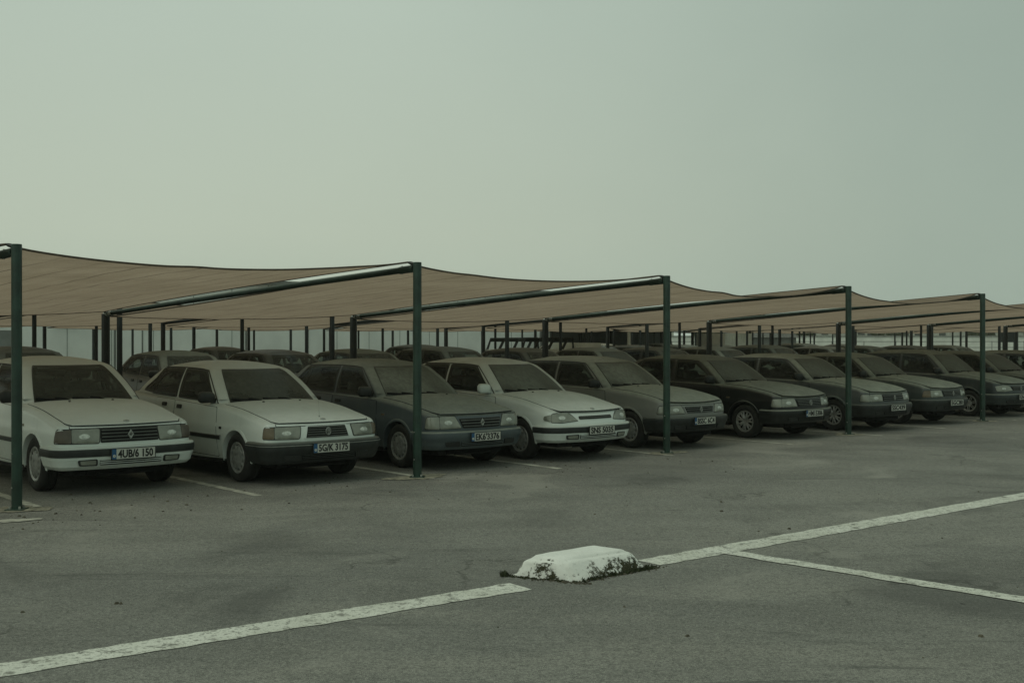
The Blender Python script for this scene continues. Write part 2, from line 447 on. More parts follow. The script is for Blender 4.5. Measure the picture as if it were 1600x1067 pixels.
class House:
    """Greenhouse above the belt line: loops lofted from belt to roof edge."""
    def __init__(s, c, body):
        s.c = c; s.b = body; s.cache = {}
        s.nF, s.nC, s.nS, s.nR = 24, 6, 60, 22
        L0 = s._xy(0.0); L1 = s._xy(1.0)
        s.z0 = [body.zt(p[0])-0.012 for p in L0]; s.z1 = [interp(c['roof'], p[0]) for p in L1]
    def _xy(s, t):
        c = s.c; te = min(max(t, -0.1), 1.0)
        sh = 0.065*max(0, (te-0.84)/0.16)**2
        xf = lerp(c['xc'], c['xh'], te)+0.035*math.sin(math.pi*te)-sh*1.2
        xr = lerp(c['xrb'], c['xrt'], te)-c.get('rbulge', 0.03)*math.sin(math.pi*te)+sh
        hw = lerp(c['hwb'], c['hwr'], te)+0.018*math.sin(math.pi*te)-sh
        bf = lerp(0.14, 0.07, te); br = lerp(0.07, 0.06, te); rc = 0.11
        xm = (xf+xr)/2; hl = (xf-xr)/2
        def side(x): return hw*(1-0.045*((x-xm)/hl)**2-0.02*((x-xm)/hl)**4)
        pts = []
        yc = hw-rc-0.03
        for j in range(s.nF): y = yc*j/(s.nF-1); pts.append((xf-bf*(y/hw)**2, y))
        xs = pts[-1][0]-rc*0.9; xe = xr+br*(yc/hw)**2+rc*0.9
        A, B = Vector(pts[-1]), Vector((xs, side(xs))); Cc = Vector((A.x-bf*0.12, B.y+0.004))
        for j in range(1, s.nC+1): q = j/(s.nC+1); pts.append(tuple(A*(1-q)**2+Cc*2*q*(1-q)+B*q*q))
        for j in range(s.nS): x = lerp(xs, xe, j/(s.nS-1)); pts.append((x, side(x)))
        A, B = Vector((xe, side(xe))), Vector((xr+br*(yc/hw)**2, yc)); Cc = Vector((B.x, A.y))
        for j in range(1, s.nC+1): q = j/(s.nC+1); pts.append(tuple(A*(1-q)**2+Cc*2*q*(1-q)+B*q*q))
        for j in range(s.nR): y = yc*(1-j/(s.nR-1)); pts.append((xr+br*(y/hw)**2, y))
        return pts
    def loop(s, t):
        k = round(t, 4)
        if k not in s.cache:
            xy = s._xy(t); s.cache[k] = [Vector((p[0], p[1], lerp(a, b, t))) for p, a, b in zip(xy, s.z0, s.z1)]
        return s.cache[k]
    def _k(s, k, t):
        L = s.loop(t); i = max(0, min(int(k), len(L)-2)); return L[i].lerp(L[i+1], k-i)
    def _n(s, k, t):
        a = s._k(min(k+0.4, len(s.z0)-1), t)-s._k(max(k-0.4, 0), t)
        b = s._k(k, min(t+0.03, 1))-s._k(k, max(t-0.03, 0))
        n = a.cross(b); n.normalize(); return n
    def _map(s, k, t, d, sgn):
        p = s._k(k, t); n = s._n(k, t)
        c = Vector(((s.c['xc']+s.c['xrb'])/2, 0, 0.9))
        if n.dot(p-c) < 0: n = -n
        p = p+n*d
        return Vector((p.x, p.y*sgn, p.z))
    def front(s, q, t, d=0.0):            # q: -1 (right) .. 1 (left), fraction of the flat windscreen half-width
        return s._map(min(abs(q), 1.0)*(s.nF-1), t, d, 1 if q > 0 else -1)
    def rear(s, q, t, d=0.0):
        n = len(s.z0)-1; return s._map(n-min(abs(q), 1.0)*(s.nR-1), t, d, 1 if q > 0 else -1)
    def side(s, x, t, d=0.0, sgn=-1):
        L = s.loop(t); i0 = s.nF+s.nC; i1 = i0+s.nS-1
        x = max(min(x, L[i0].x), L[i1].x)
        k = i0+(L[i0].x-x)/(L[i0].x-L[i1].x)*(i1-i0)
        return s._map(k, t, d, sgn)
    def mesh(s, holes):
        mb = MB(); ts = [0.0375*i for i in range(25)]+[.92, .94, .96, .98, 1.0]
        def inside(pt, poly):
            c = False; n = len(poly)
            for i in range(n):
                (x1, y1), (x2, y2) = poly[i], poly[i-1]
                if (y1 > pt[1]) != (y2 > pt[1]) and pt[0] < (x2-x1)*(pt[1]-y1)/(y2-y1)+x1: c = not c
            return c
        i0 = s.nF+s.nC; i1 = i0+s.nS-1; nn = len(s.z0)
        for sg in (1, -1):
            R0 = [[Vector((p.x, p.y*sg, p.z)) for p in s.loop(t)] for t in ts]
            base = len(mb.v); mb.v += [tuple(v) for r in R0 for v in r]
            for i in range(len(ts)-1):
                tm = (ts[i]+ts[i+1])/2
                for j in range(nn-1):
                    hole = False
                    if j < s.nF-1: hole = inside(((j+0.5)/(s.nF-1), tm), holes['front'])
                    elif j >= nn-s.nR: hole = inside(((nn-1-j-0.5)/(s.nR-1), tm), holes['rear'])
                    elif i0 <= j < i1:
                        xm = (R0[i][j].x+R0[i][j+1].x+R0[i+1][j].x+R0[i+1][j+1].x)/4
                        hole = any(inside((xm, tm), w_) for w_ in holes['side'])
                    if not hole:
                        mb.f.append((base+i*nn+j, base+i*nn+j+1, base+(i+1)*nn+j+1, base+(i+1)*nn+j)); mb.mi.append(0)
        L = s.loop(1.0); m = 14; rows = []
        x0, x1 = L[0].x, L[-1].x
        for p in L:
            e_ = min(1, max(0, min(x0-p.x, p.x-x1)/0.30)); f = 1-(1-e_)**2
            rows.append([Vector((p.x, lerp(-p.y, p.y, j/m), p.z+s.c.get('rcrown', 0.05)*f*(1-abs(2*j/m-1)**2.2))) for j in range(m+1)])
        mb.grid(rows)
        return mb

WHEELS = {}
def wheel_meshes(kind):
    if kind in WHEELS: return WHEELS[kind]
    t = MB().lathe([(0.155, -0.07), (0.20, -0.085), (0.262, -0.088), (0.281, -0.076), (0.285, -0.05), (0.279, -0.047), (0.279, -0.041), (0.286, -0.038),
                    (0.287, -0.012), (0.280, -0.009), (0.280, -0.003), (0.287, 0.0), (0.287, 0.022), (0.280, 0.025), (0.280, 0.031), (0.286, 0.034),
                    (0.284, 0.055), (0.276, 0.074), (0.262, 0.087), (0.235, 0.092), (0.205, 0.089), (0.186, 0.082), (0.176, 0.066)], 48)
    ty = t.build('tyre', M_TYRE, ang=50)
    d = MB().lathe([(0.002, 0.03), (0.176, 0.03), (0.176, -0.07), (0.002, -0.07)], 28)
    hub = d.build('wheel', M_UNDER)
    c = MB()
    if kind == 'cap':
        c.lathe([(0.150, 0.060), (0.152, 0.076), (0.162, 0.082), (0.178, 0.084), (0.184, 0.078), (0.182, 0.062)], 48, mi=1)
        n = 72; rows = []
        for r_, y_, amp in ((0.146, 0.048, 1), (0.146, 0.072, 1), (0.138, 0.077, 0.9), (0.115, 0.080, 0), (0.07, 0.085, 0), (0.045, 0.087, 0), (0.042, 0.082, 0), (0.002, 0.083, 0)):
            row = []
            for k in range(n):
                a = 2*math.pi*k/n; g = 1 if (k % 6) in (0, 1, 2) else 0
                rr = r_-amp*0.022*(1-g)
                row.append((rr*math.cos(a), y_, rr*math.sin(a)))
            rows.append(row)
        c.grid(rows, 0, closed=True)
        for k in range(6):
            a = 2*math.pi*(k*2+0.2)/12; u = Vector((math.cos(a), 0, math.sin(a))); v = Vector((-math.sin(a), 0, math.cos(a)))
            c.box(u*0.146+Vector((0, 0.066, 0)), (0.022, 0.012, 0.018), 0, M=Matrix((u, (0, 1, 0), v)).transposed())
    else:
        c.lathe([(0.152, 0.050), (0.156, 0.074), (0.170, 0.084), (0.180, 0.084), (0.185, 0.076), (0.182, 0.06)], 48, mi=1)
        c.lathe([(0.062, 0.05), (0.058, 0.066), (0.045, 0.074), (0.028, 0.076), (0.026, 0.07), (0.002, 0.07)], 24, mi=1)
        ns = 7
        for k in range(ns):
            a = 2*math.pi*k/ns
            for sg in (-1, 1):
                da = sg*(0.20 if kind == 'star' else 0.36)
                p0 = Vector((0.045*math.cos(a), 0.066, 0.045*math.sin(a)))
                p1 = Vector((0.158*math.cos(a+da), 0.076, 0.158*math.sin(a+da)))
                c.tube([p0, p0.lerp(p1, 0.5)+Vector((0, 0.008, 0)), p1], [0.022, 0.017, 0.013] if kind == 'star' else 0.008, 6, mi=1)
        for k in range(5):
            a = 2*math.pi*k/5+0.3
            c.lathe([(0.001, 0.078), (0.005, 0.078), (0.005, 0.07)], 6, mi=0)
    cap = c.build('hubcap' if kind == 'cap' else 'rim', [M_CAP, M_ALLOY], ang=40)
    res = (hub.data, ty.data, cap.data, cap.name.split('.')[0])
    for o in (hub, ty, cap): bpy.data.objects.remove(o)
    WHEELS[kind] = res; return res
def add_wheels(root, kind, c):
    hm, tm, cm, cn = wheel_meshes(kind)
    for x in (0, -c['wb']):
        for sg in (1, -1):
            o = link(bpy.data.objects.new('wheel', hm), root)
            o.location = (x, sg*(c['W']-0.115), 0.285); o.rotation_euler = (0, rnd.uniform(0, 6), 0)
            if sg < 0: o.rotation_euler = (0, rnd.uniform(0, 6), math.pi)
            link(bpy.data.objects.new('tyre', tm), o); link(bpy.data.objects.new(cn, cm), o)

FK = 0.942
def mirrored(pts, sg): return [(p[0]*sg*FK, p[1]) for p in pts]
def sweep(mb, body, ss, sec, mi=0, cap=True):
    rows = [[body.P(sv, z, d) for d, z in sec] for sv in ss]
    mb.grid(rows, mi)
    if cap:
        n = len(sec)
        for r in (rows[0], rows[-1]): mb.add(r, [tuple(range(n))], mi)
    return mb

BASE = dict(xf=0.80, xr=-3.38, W=0.782, wb=2.50, sill=0.225, crown=0.045,
            top=[(-3.4, 0.93), (-3.1, 0.965), (-2.3, 0.945), (-1.2, 0.915), (-0.55, 0.890), (-0.1, 0.850), (0.35, 0.775), (0.65, 0.722), (0.8, 0.697)],
            xc=-0.42, xh=-1.10, xrb=-3.12, xrt=-2.58, hwb=0.722, hwr=0.552,
            roof=[(-2.9, 1.30), (-2.5, 1.325), (-1.8, 1.342), (-1.3, 1.328), (-1.0, 1.304)],
            hood_z=0.0, doors=5, wheel='cap')
def make_car(cfg, label, group='parked cars standing in the front row'):
    c = dict(BASE); c.update(cfg)
    root = empty('parked_car'); tag(root, label, 'car', group)
    pm = paint('paint_'+c['name'], c['paint'], c.get('dust', 0.75), side=c.get('side', 0.6)); wg = glass('windscreen_'+c['name'], c.get('wdust', 0.5)); sgm = glass('side_window_'+c['name'], c.get('sdust', 0.14), clear=0.72)
    B = Body(c); H = House(c, B)
    bo = B.mesh().build('body', pm, root, ang=32)
    # underbody and wheel wells
    u = MB(); u.box(((c['xf']+c['xr'])/2, 0, 0.30), (c['xf']-c['xr']-0.5, 1.06, 0.22)); u.box((-c['wb']/2, 0, 0.27), (c['wb']-0.72, 1.50, 0.14))
    u.box((c['xf']-0.26, 0.0, 0.26), (0.12, 0.8, 0.1)); u.tube([(c['xf']-0.2, -0.3, 0.2), (c['xf']-0.2, 0.35, 0.2)], 0.02)
    u.build('underbody', M_UNDER, root)
    # hood with shut line
    ye0, ye1 = c.get('hy', (0.66, 0.635))
    c['lip'] = c.get('lip') or max(q[1] for q in c['lamp'])+0.010
    def hood_poly(gr):
        right = []; xcw = c['xc']+0.075
        xs = [lerp(xcw-0.13, B.xs0+0.04, k/12) for k in range(13)]
        for x in xs:
            y = lerp(ye0, ye1, (x-xs[0])/(xs[-1]-xs[0]))+gr
            right.append((x-(gr if x == xs[0] else 0), -min(y, B.ys(x)-0.004)))
        ym = abs(right[-1][1])
        front = []
        for k in range(1, 15):
            y = ym*(1-k/14); sv = y
            p = B.P(max(sv, 1e-6), B.zt(c['xf'])-0.002)
            front.append((p.x-0.002+gr*0.3, -y))
        half = right+front
        back = [(lerp(xcw, xcw-0.13, (k/10)**2)-gr, -ye0*k/10) for k in range(10)]
        return back[::-1], half
    def hmap(x, y, d):
        sx = max(0.0, abs(y)); yy = B.ys(min(x, B.xs0+0.05)) if x < B.xs0+0.05 else max(abs(y)+0.02, B.ys(B.xs0+0.05)*0.98)
        return Vector((x, y, B.zcap(x, y, yy)+d))
    for nm, gr, d, mt in (('hood_seam', 0.009, 0.0015, M_SEAM), ('hood', 0.0, 0.006, pm)):
        bk, half = hood_poly(gr)
        mb = MB(); rows = []
        # strips from right edge to left edge at matching positions
        edge = [(bk[-1][0] if False else half[0][0], half[0][1])]+half[1:]
        n = 12
        for (x, y) in edge:
            rows.append([hmap(x+(0 if x < B.xs0 else 0), lerp(y, -y, j/n), d) for j in range(n+1)])
        # rear edge bowed to follow the windscreen base
        r0 = []
        for j in range(n+1):
            y = lerp(edge[0][1], -edge[0][1], j/n); q = abs(y)/ye0
            r0.append(hmap(lerp(c['xc']+0.075, c['xc']-0.055, q*q)-gr, y, d))
        rows[0] = r0
        rows = [rows[0]]+[r for r in rows[1:] if r[n//2].x > r0[n//2].x+0.03]
        rim = [[p-Vector((0, 0, d+0.003)) for p in r] for r in rows]
        mb.grid(rows); mb.grid([[r[0] for r in rows], [r[0] for r in rim]]); mb.grid([[r[-1] for r in rows], [r[-1] for r in rim]])
        mb.grid([rows[0], rim[0]])
        ym = abs(half[-15][1]) if len(half) > 15 else 0.6; zl_ = c['lip']-(0.007 if nm == 'hood_seam' else 0.0); sv_ = [lerp(-ym, ym, j/24) or 1e-6 for j in range(25)]
        mb.grid([[(lambda zt_: B.P(sv, lerp(zt_, min(zl_, zt_-0.004), f), d+(0.001 if f else 0)))(B.zt(B.at(sv)[0][0])-0.001) for sv in sv_] for f in (0, 0.1, 0.25, 0.5, 0.8, 1.0)])
        mb.grid([[B.P(sv, zl_, dd) for sv in sv_] for dd in (d+0.001, -0.004)])
        mb.build(nm, mt, root, ang=50)
    # black cowl strip with washer jets
    mb = MB()
    mb.grid([[H.front(q/10, t, d) for q in range(-10, 11)] for t, d in ((-0.06, 0.01), (-0.05, 0.045), (0.0, 0.03), (0.015, 0.004))])
    mb.build('cowl', M_RUB, root)
    jets = MB()
    for y in (-0.28, 0.22): jets.box((c['xc']+0.17, y, B.zcap(c['xc']+0.17, y, 0.75)+0.012), (0.03, 0.022, 0.012), taper=0.6)
    jets.build('washer_jet', M_RUB, root)
    # windscreen
    WF = [(-1.0, 0.035), (1.0, 0.035), (0.965, 0.885), (-0.965, 0.885)]; WR = [(-0.93, 0.16), (0.93, 0.16), (0.9, 0.83), (-0.9, 0.83)]
    mb = MB(); ringpatch(mb, H.front, [(-1.06, 0.005), (1.06, 0.005), (1.03, 0.93), (-1.03, 0.93)], shrink(WF, 0.05, 0.075), 0.004); mb.build('windscreen_seal', M_RUB, root)
    mb = MB(); polypatch(mb, H.front, WF, 0.008, 0.0, 0.04, 8, 0.08); mb.build('windscreen', wg, root)
    for q0, q1, t0, t1 in ((-0.28, -0.97, 0.0, 0.075), (0.40, -0.28, 0.0, 0.085)):
        mb = MB(); a = H.front(q0, t0, 0.03)
        mid = H.front(lerp(q0, q1, 0.5), 0.11, 0.035)
        mb.tube([a, H.front(lerp(q0, q1, 0.25), 0.075, 0.04), mid], [0.018, 0.014, 0.010], 6)
        mb.tube([H.front(lerp(q0+0.18, q1, k/6), lerp(0.03+t0, t1+0.04, k/6), 0.022) for k in range(7)], 0.015, 6)
        mb.build('wiper', M_SEAM, root)
    # rear window
    mb = MB(); ringpatch(mb, H.rear, [(-0.98, 0.12), (0.98, 0.12), (0.95, 0.88), (-0.95, 0.88)], shrink(WR, 0.06, 0.08), 0.003); mb.build('rear_window_seal', M_RUB, root)
    mb = MB(); polypatch(mb, H.rear, WR, 0.007, 0.0, 0.05, 5, 0.08); mb.build('rear_window', wg, root)
    # side windows
    bx = c.get('bx', -1.64)
    xr_b, xr_t = c['xrb'], c['xrt']
    def aline(t): return H.loop(t)[H.nF+H.nC].x
    def cline(t): return H.loop(t)[H.nF+H.nC+H.nS-1].x
    cp = c.get('cpil', 0.10)
    t0, t1 = 0.07, 0.845
    wins = [('front_door_window', [(aline(t0)-0.05, t0), (bx+0.01, t0), (bx-0.035, t1), (aline(t1)-0.075, t1)])]
    b2 = bx-0.085
    if c['doors'] == 5:
        xq = lerp(b2, cline(t0)+cp, 0.70)
        wins += [('rear_door_window', [(b2, t0), (xq, t0), (min(xq+0.06, b2-0.3), t1), (b2-0.035, t1)]),
                 ('quarter_window', [(xq-0.03, t0+0.02), (cline(t0)+cp, t0+0.06), (max(cline(t1)+cp, cline(t0)+cp+0.03), t1), (min(xq+0.03, b2-0.33), t1)])]
    else:
        wins += [('rear_side_window', [(b2, t0), (cline(t0)+cp, t0+0.03), (cline(t1)+cp, t1), (b2-0.035, t1)])]
    H.mesh(dict(front=[(0, 0.075), (0.97, 0.075), (0.935, 0.845), (0, 0.845)], rear=[(0, 0.20), (0.89, 0.20), (0.86, 0.79), (0, 0.79)],
                side=[shrink(q, 0.018, 0.038) for _, q in wins])).build('cabin', pm, root, ang=32)
    # interior seen through the glass
    zt_ = B.zt(-1.4)
    ip = MB(); ip.grid([[Vector((x, y, max(B.zt(x), 0.9)+0.036)) for y in [c['hwb']*0.94*q/4 for q in range(-4, 5)]] for x in [lerp(c['xc']-0.16, c['xrb']+0.14, k/20) for k in range(21)]]); ip.build('interior_trim', M_UNDER, root)
    ds = MB(); ds.tube([(c['xc']-0.30, -0.62, zt_+0.0), (c['xc']-0.28, 0, zt_+0.02), (c['xc']-0.30, 0.62, zt_+0.0)], 0.075, 10); ds.build('dashboard', M_RUB, root)
    sw = MB(); cc_ = Vector((c['xc']-0.52, 0.33, zt_+0.04)); sw.tube([cc_+Vector((0.07*math.sin(a_), 0.17*math.cos(a_), 0.155*math.sin(a_))) for a_ in [2*math.pi*k/20 for k in range(21)]], 0.013, 6); sw.tube([cc_+Vector((0, -0.16, 0)), cc_+Vector((0.03, 0, -0.01)), cc_+Vector((0, 0.16, 0))], 0.014, 6); sw.build('steering_wheel', M_SEAM, root)
    def seat(x, y, wd, hd, nm):
        st_ = MB(); rows = []
        for z_, w2, tk in ((-0.30, 0.9, 0.07), (-0.1, 1.0, 0.075), (0.08, 0.97, 0.065), (0.15, 0.85, 0.05), (0.175, 0.6, 0.03)):
            rows.append([Vector((x-z_*0.28+tk*math.cos(q_), y+wd/2*w2*math.copysign(abs(math.sin(q_))**0.6, math.sin(q_)), zt_+z_)) for q_ in [2*math.pi*j/16 for j in range(16)]])
        st_.grid(rows, closed=True); st_.add(rows[-1], [tuple(range(16))])
        for hy in hd:
            st_.tube([(x-0.055, y+hy, zt_+0.15), (x-0.06, y+hy, zt_+0.22)], 0.02, 6)
            st_.tube([(x-0.065, y+hy-0.12, zt_+0.255), (x-0.06, y+hy-0.09, zt_+0.26), (x-0.06, y+hy+0.09, zt_+0.26), (x-0.065, y+hy+0.12, zt_+0.255)], [0.03, 0.062, 0.062, 0.03], 10)
        st_.build(nm, M_SEAT, root)
    seat(-1.52, -0.34, 0.46, (0,), 'front_seat'); seat(-1.52, 0.34, 0.46, (0,), 'front_seat'); seat(-2.36, 0, 1.16, (-0.33, 0.33), 'rear_seat')
    for sg in (-1, 1):
        fm = lambda x, t, d, sg=sg: H.side(x, t, d, sg)
        for nm, p in wins:
            cx = sum(q[0] for q in p)/4; cy = sum(q[1] for q in p)/4
            big = [(q[0]+(0.022 if q[0] > cx else -0.022), q[1]+(0.05 if q[1] > cy else -0.05)) for q in p]
            mb = MB(); ringpatch(mb, fm, big, shrink(p, 0.03 if nm != 'quarter_window' else 0.025, 0.065), 0.005); mb.build('window_seal', M_RUB, root)
            mb = MB(); polypatch(mb, fm, p, 0.0085, 0.003, 0.035, 4, 0.07); mb.build(nm, sgm, root)
        # drip rail up the windscreen pillar and along the roof edge
        pts = [fm(aline(t)+0.0, t, 0.006) for t in (0.02, 0.15, 0.3, 0.45, 0.6, 0.75, 0.88)]
        for k in range(1, 13): pts.append(fm(lerp(aline(0.9)-0.06, cline(0.9), k/12), 0.905, 0.006))
        MB().tube(pts, 0.0075, 6).build('drip_rail', M_RUB, root)
        # doors
        sm = lambda x, z, d, sg=sg: B.side(x, z, d, -sg)
        dx0 = c.get('dx0', -0.47)
        dd = [('front_door', [(dx0+0.03, 0.27), (bx-0.02, 0.27), (bx-0.045, B.zt(bx)-0.035), (dx0-0.06, B.zt(dx0)-0.035)])]
        if c['doors'] == 5:
            xe = -c['wb']+B.ra
            dd.append(('rear_door', [(bx-0.045, 0.27), (xe+0.10, 0.27), (xe+0.03, 0.62), (xe-0.16, B.zt(xe)-0.035), (bx-0.07, B.zt(bx)-0.035)]))
        for nm, p in dd:
            cx = sum(q[0] for q in p)/len(p); cz = sum(q[1] for q in p)/len(p)
            g = 0.007
            big = [(q[0]+(g if q[0] > cx else -g), q[1]+(g*0.6 if q[1] > cz else -g)) for q in p]
            mb = MB(); polypatch(mb, sm, big, 0.0015, -0.004, 0.03, 5, 0.05); mb.build('door_seam', M_SEAM, root)
            mb = MB(); polypatch(mb, sm, p, 0.0048, -0.003, 0.03, 8, 0.045); do = mb.build(nm, pm, root, ang=50)
            hx = min(q[0] for q in p)+0.15 if nm == 'front_door' else min(q[0] for q in p)+0.32
            hz = B.zt(hx)-0.105
            mb = MB(); polypatch(mb, sm, [(hx-0.065, hz-0.024), (hx+0.065, hz-0.024), (hx+0.065, hz+0.024), (hx-0.065, hz+0.024)], 0.02, 0.002, 0.02, 3, 0.03)
            mb.build('door_handle', M_RUB, do)
        # rubbing strip
        zs = c.get('strip_z', 0.50)
        if c.get('strip', True):
            for (xa, xb) in ((-B.ra-0.03, -c['wb']+B.ra+0.03),):
                mb = MB(); n = 20
                mb.grid([[B.side(lerp(xa, xb, k/n), z, d, -sg) for k in range(n+1)] for d, z in ((0.0, zs-0.028), (0.017, zs-0.022), (0.019, zs+0.02), (0.0, zs+0.028))])
                mb.build('rubbing_strip', M_PLAS if c.get('strip_dark', True) else pm, root)
        # wheel arch lip
        for ax in (0, -c['wb']):
            mb = MB(); rows = []
            for k in range(25):
                a = math.pi*(-0.04+1.08*k/24); row = []
                for rr, d in ((B.ra+0.028, 0.0), (B.ra+0.018, 0.008), (B.ra-0.004, 0.009), (B.ra-0.006, -0.03), (B.ra-0.003, -0.16)):
                    z = B.zc+rr*math.sin(a); x = ax+rr*math.cos(a)
                    row.append(B.side(x, max(z, 0.19), d, -sg))
                rows.append(row)
            mb.grid(rows); mb.build('wheel_arch', c.get('archm') or pm, root)
            mb = MB(); mb.grid([[B.side(ax+(B.ra-0.003)*math.cos(a), max(0.2, B.zc+(B.ra-0.003)*math.sin(a)), d, -sg) for d in (-0.04, -0.34)] for a in [math.pi*k/16 for k in range(17)]])
            mb.build('wheel_well', M_UNDER, root)
        # mirror (only the kerb side carries one)
        if sg > 0: continue_mirror = False
        else: continue_mirror = True
        if continue_mirror:
            mm = pm if c.get('white_mirror') else M_RUB
            p = H.side(aline(0.08)-0.10, 0.10, 0.0, sg)
            ctr = p+Vector((0.03, sg*0.115, 0.035))
            mb = MB(); rows = []
            for k in range(9):
                a = k/8; yv = lerp(-0.10, 0.095, a); sc = (1-abs(2*a-1)**6)**0.5 if 0 < a < 1 else 0.55
                rows.append([ctr+Vector((0.055*sc*cx_+0.02*a*-1, sg*yv, 0.070*sc*cz_*lerp(0.92, 1.06, a))) for cx_, cz_ in [(math.copysign(abs(math.cos(q))**0.6, math.cos(q))*(1 if math.cos(q) > 0 else 0.6), math.copysign(abs(math.sin(q))**0.5, math.sin(q))) for q in [2*math.pi*j/16 for j in range(16)]]])
            mb.grid(rows, closed=True)
            for r in (rows[0], rows[-1]): mb.add(r, [tuple(range(16))])
            mb.box(p+Vector((0.015, sg*0.02, -0.005)), (0.09, 0.09, 0.05), taper=0.8)
            mb.build('wing_mirror', mm, root, ang=50)
        # indicator repeater on the wing
        mb = MB(); polypatch(mb, sm, [(-0.34-0.035, 0.665), (-0.34+0.03, 0.665), (-0.34+0.03, 0.69), (-0.34-0.035, 0.69)] if not c.get('badge') else [(-0.40, 0.60), (-0.35, 0.60), (-0.35, 0.63), (-0.40, 0.63)], 0.009, 0.0, 0.008, 2, 0.03)
        mb.build('side_repeater', M_INDI if not c.get('badge') else M_RUB, root)
        # tail lamp
        sr = B.S[-1]
        mb = MB(); polypatch(mb, B.P, [(-sg*(sr-0.78), 0.62), (-sg*(sr-0.48), 0.62), (-sg*(sr-0.48), 0.80), (-sg*(sr-0.80), 0.80)], 0.012, -0.004, 0.02, 3, 0.05)
        mb.build('tail_lamp', M_TAIL, root)
    # ---- front: bumper
    st = c['bumper']
    bm_ = pm if st in ('band', 'body') else M_PLAS
    sA = B.s_of_x(B.ra+0.03)
    ss = [lerp(-sA, sA, k/60) for k in range(61)]
    zb0, zb1 = c.get('bz', (0.275, 0.498))
    if st == 'band':
        sec = [(-0.05, zb0), (0.0, zb0-0.01), (0.035, zb0+0.025), (0.05, zb0+0.10), (0.052, zb1-0.13), (0.052, zb1-0.01), (0.035, zb1), (-0.03, zb1+0.004)]
    else:
        sec = [(-0.05, zb0), (0.01, zb0-0.005), (0.03, zb0+0.02), (0.042, zb0+0.07), (0.044, zb0+0.10), (0.060, zb0+0.125), (0.066, zb1-0.06), (0.060, zb1-0.015), (0.045, zb1), (0.0, zb1+0.004), (-0.03, zb1+0.004)]
    mb = MB(); sweep(mb, B, ss, sec); bump = mb.build('bumper', bm_, root, ang=28)
    sB = B.s_of_x(-c['wb']-B.ra-0.03); St = B.S[-1]
    ss2 = [lerp(sB, St, k/20) for k in range(21)]
    mb = MB(); sweep(mb, B, ss2, sec); sweep(mb, B, [-q for q in ss2], sec); mb.build('rear_bumper', bm_, root, ang=28)
    if st == 'band':
        bz = (zb1-0.105, zb1-0.02)
        mb = MB(); sweep(mb, B, ss, [(0.045, bz[0]), (0.062, bz[0]+0.006), (0.066, (bz[0]+bz[1])/2), (0.062, bz[1]-0.006), (0.045, bz[1])]); mb.build('bumper_strip', M_PLAS, bump)
    elif st == 'black':
        mb = MB(); sweep(mb, B, ss, [(0.058, zb1-0.042), (0.0685, zb1-0.040), (0.0685, zb1-0.033), (0.058, zb1-0.031)]); mb.build('bumper_trim', M_CHROME if c.get('trim') else M_PLAS, bump)
    zl = zb0+0.045
    # lower air intake
    mb = MB(); polypatch(mb, B.P, [(-0.34, zl-0.01), (0.34, zl-0.01), (0.34, zl+0.052), (-0.34, zl+0.052)], 0.052 if st == 'band' else 0.047, 0.03, 0.012, 3, 0.06)
    ig = mb.build('air_intake', M_SEAM, bump)
    mb = MB()
    for k in range(3): mb.grid([[B.P(lerp(-0.34, 0.34, j/16), z_, d_) for j in range(17)] for z_, d_ in ((zl+0.002+k*0.019, 0.045), (zl+0.003+k*0.019, 0.060 if st == 'band' else 0.055), (zl+0.010+k*0.019, 0.060 if st == 'band' else 0.055), (zl+0.011+k*0.019, 0.045))])
    mb.build('intake_slat', bm_, bump)
    if c.get('fog', True):
        for sg in (1, -1):
            zf = zl+0.02
            mb = MB(); polypatch(mb, B.P, mirrored([(0.385, zf-0.034), (0.585, zf-0.030), (0.60, zf+0.03), (0.385, zf+0.036)], sg), 0.057, 0.03, 0.02, 3, 0.05); fo = mb.build('fog_lamp', M_RUB, bump)
            mb = MB(); polypatch(mb, B.P, mirrored([(0.405, zf-0.022), (0.565, zf-0.018), (0.575, zf+0.02), (0.405, zf+0.024)], sg), 0.060, 0.04, 0.012, 3, 0.05); mb.build('fog_lens', M_LENS if st == 'band' else M_RUB, bump)
    # ---- headlamps and grille
    lamp = c['lamp']; ind = c.get('ind')
    for sg in (1, -1):
        big = [(p[0]+(0.012 if p[0] > 0.5 else -0.012), p[1]+(0.008 if p[1] > 0.6 else -0.008)) for p in (c.get('lamp_all') or lamp)]
        mb = MB(); polypatch(mb, B.P, mirrored(big, sg), 0.003, -0.02, 0.03, 4, 0.04); mb.build('headlamp_frame', M_RUB, root)
        mb = MB(); polypatch(mb, B.P, mirrored(lamp, sg), 0.010, -0.005, 0.02, 5, 0.04, bulge=0.006); lo = mb.build('headlamp', M_LENS, root)
        cx = sum(p[0] for p in lamp)/len(lamp); cz = sum(p[1] for p in lamp)/len(lamp)
        mb = MB(); el = [(sg*FK*(cx+0.015+0.060*math.cos(a)), cz-0.002+0.026*math.sin(a)) for a in [2*math.pi*k/14 for k in range(14)]]
        polypatch(mb, B.P, el, 0.0165, 0.010, 0.0, 3, 0.05, bulge=0.004); mb.build('reflector', M_REFL, lo)
        if ind:
            mb = MB(); polypatch(mb, B.P, mirrored(ind, sg), 0.009, -0.005, 0.02, 4, 0.04, bulge=0.004); mb.build('indicator', c.get('indm') or M_INDI, lo)
    g = c.get('grille'); g = [(q[0]*FK, q[1]) for q in g] if g else g
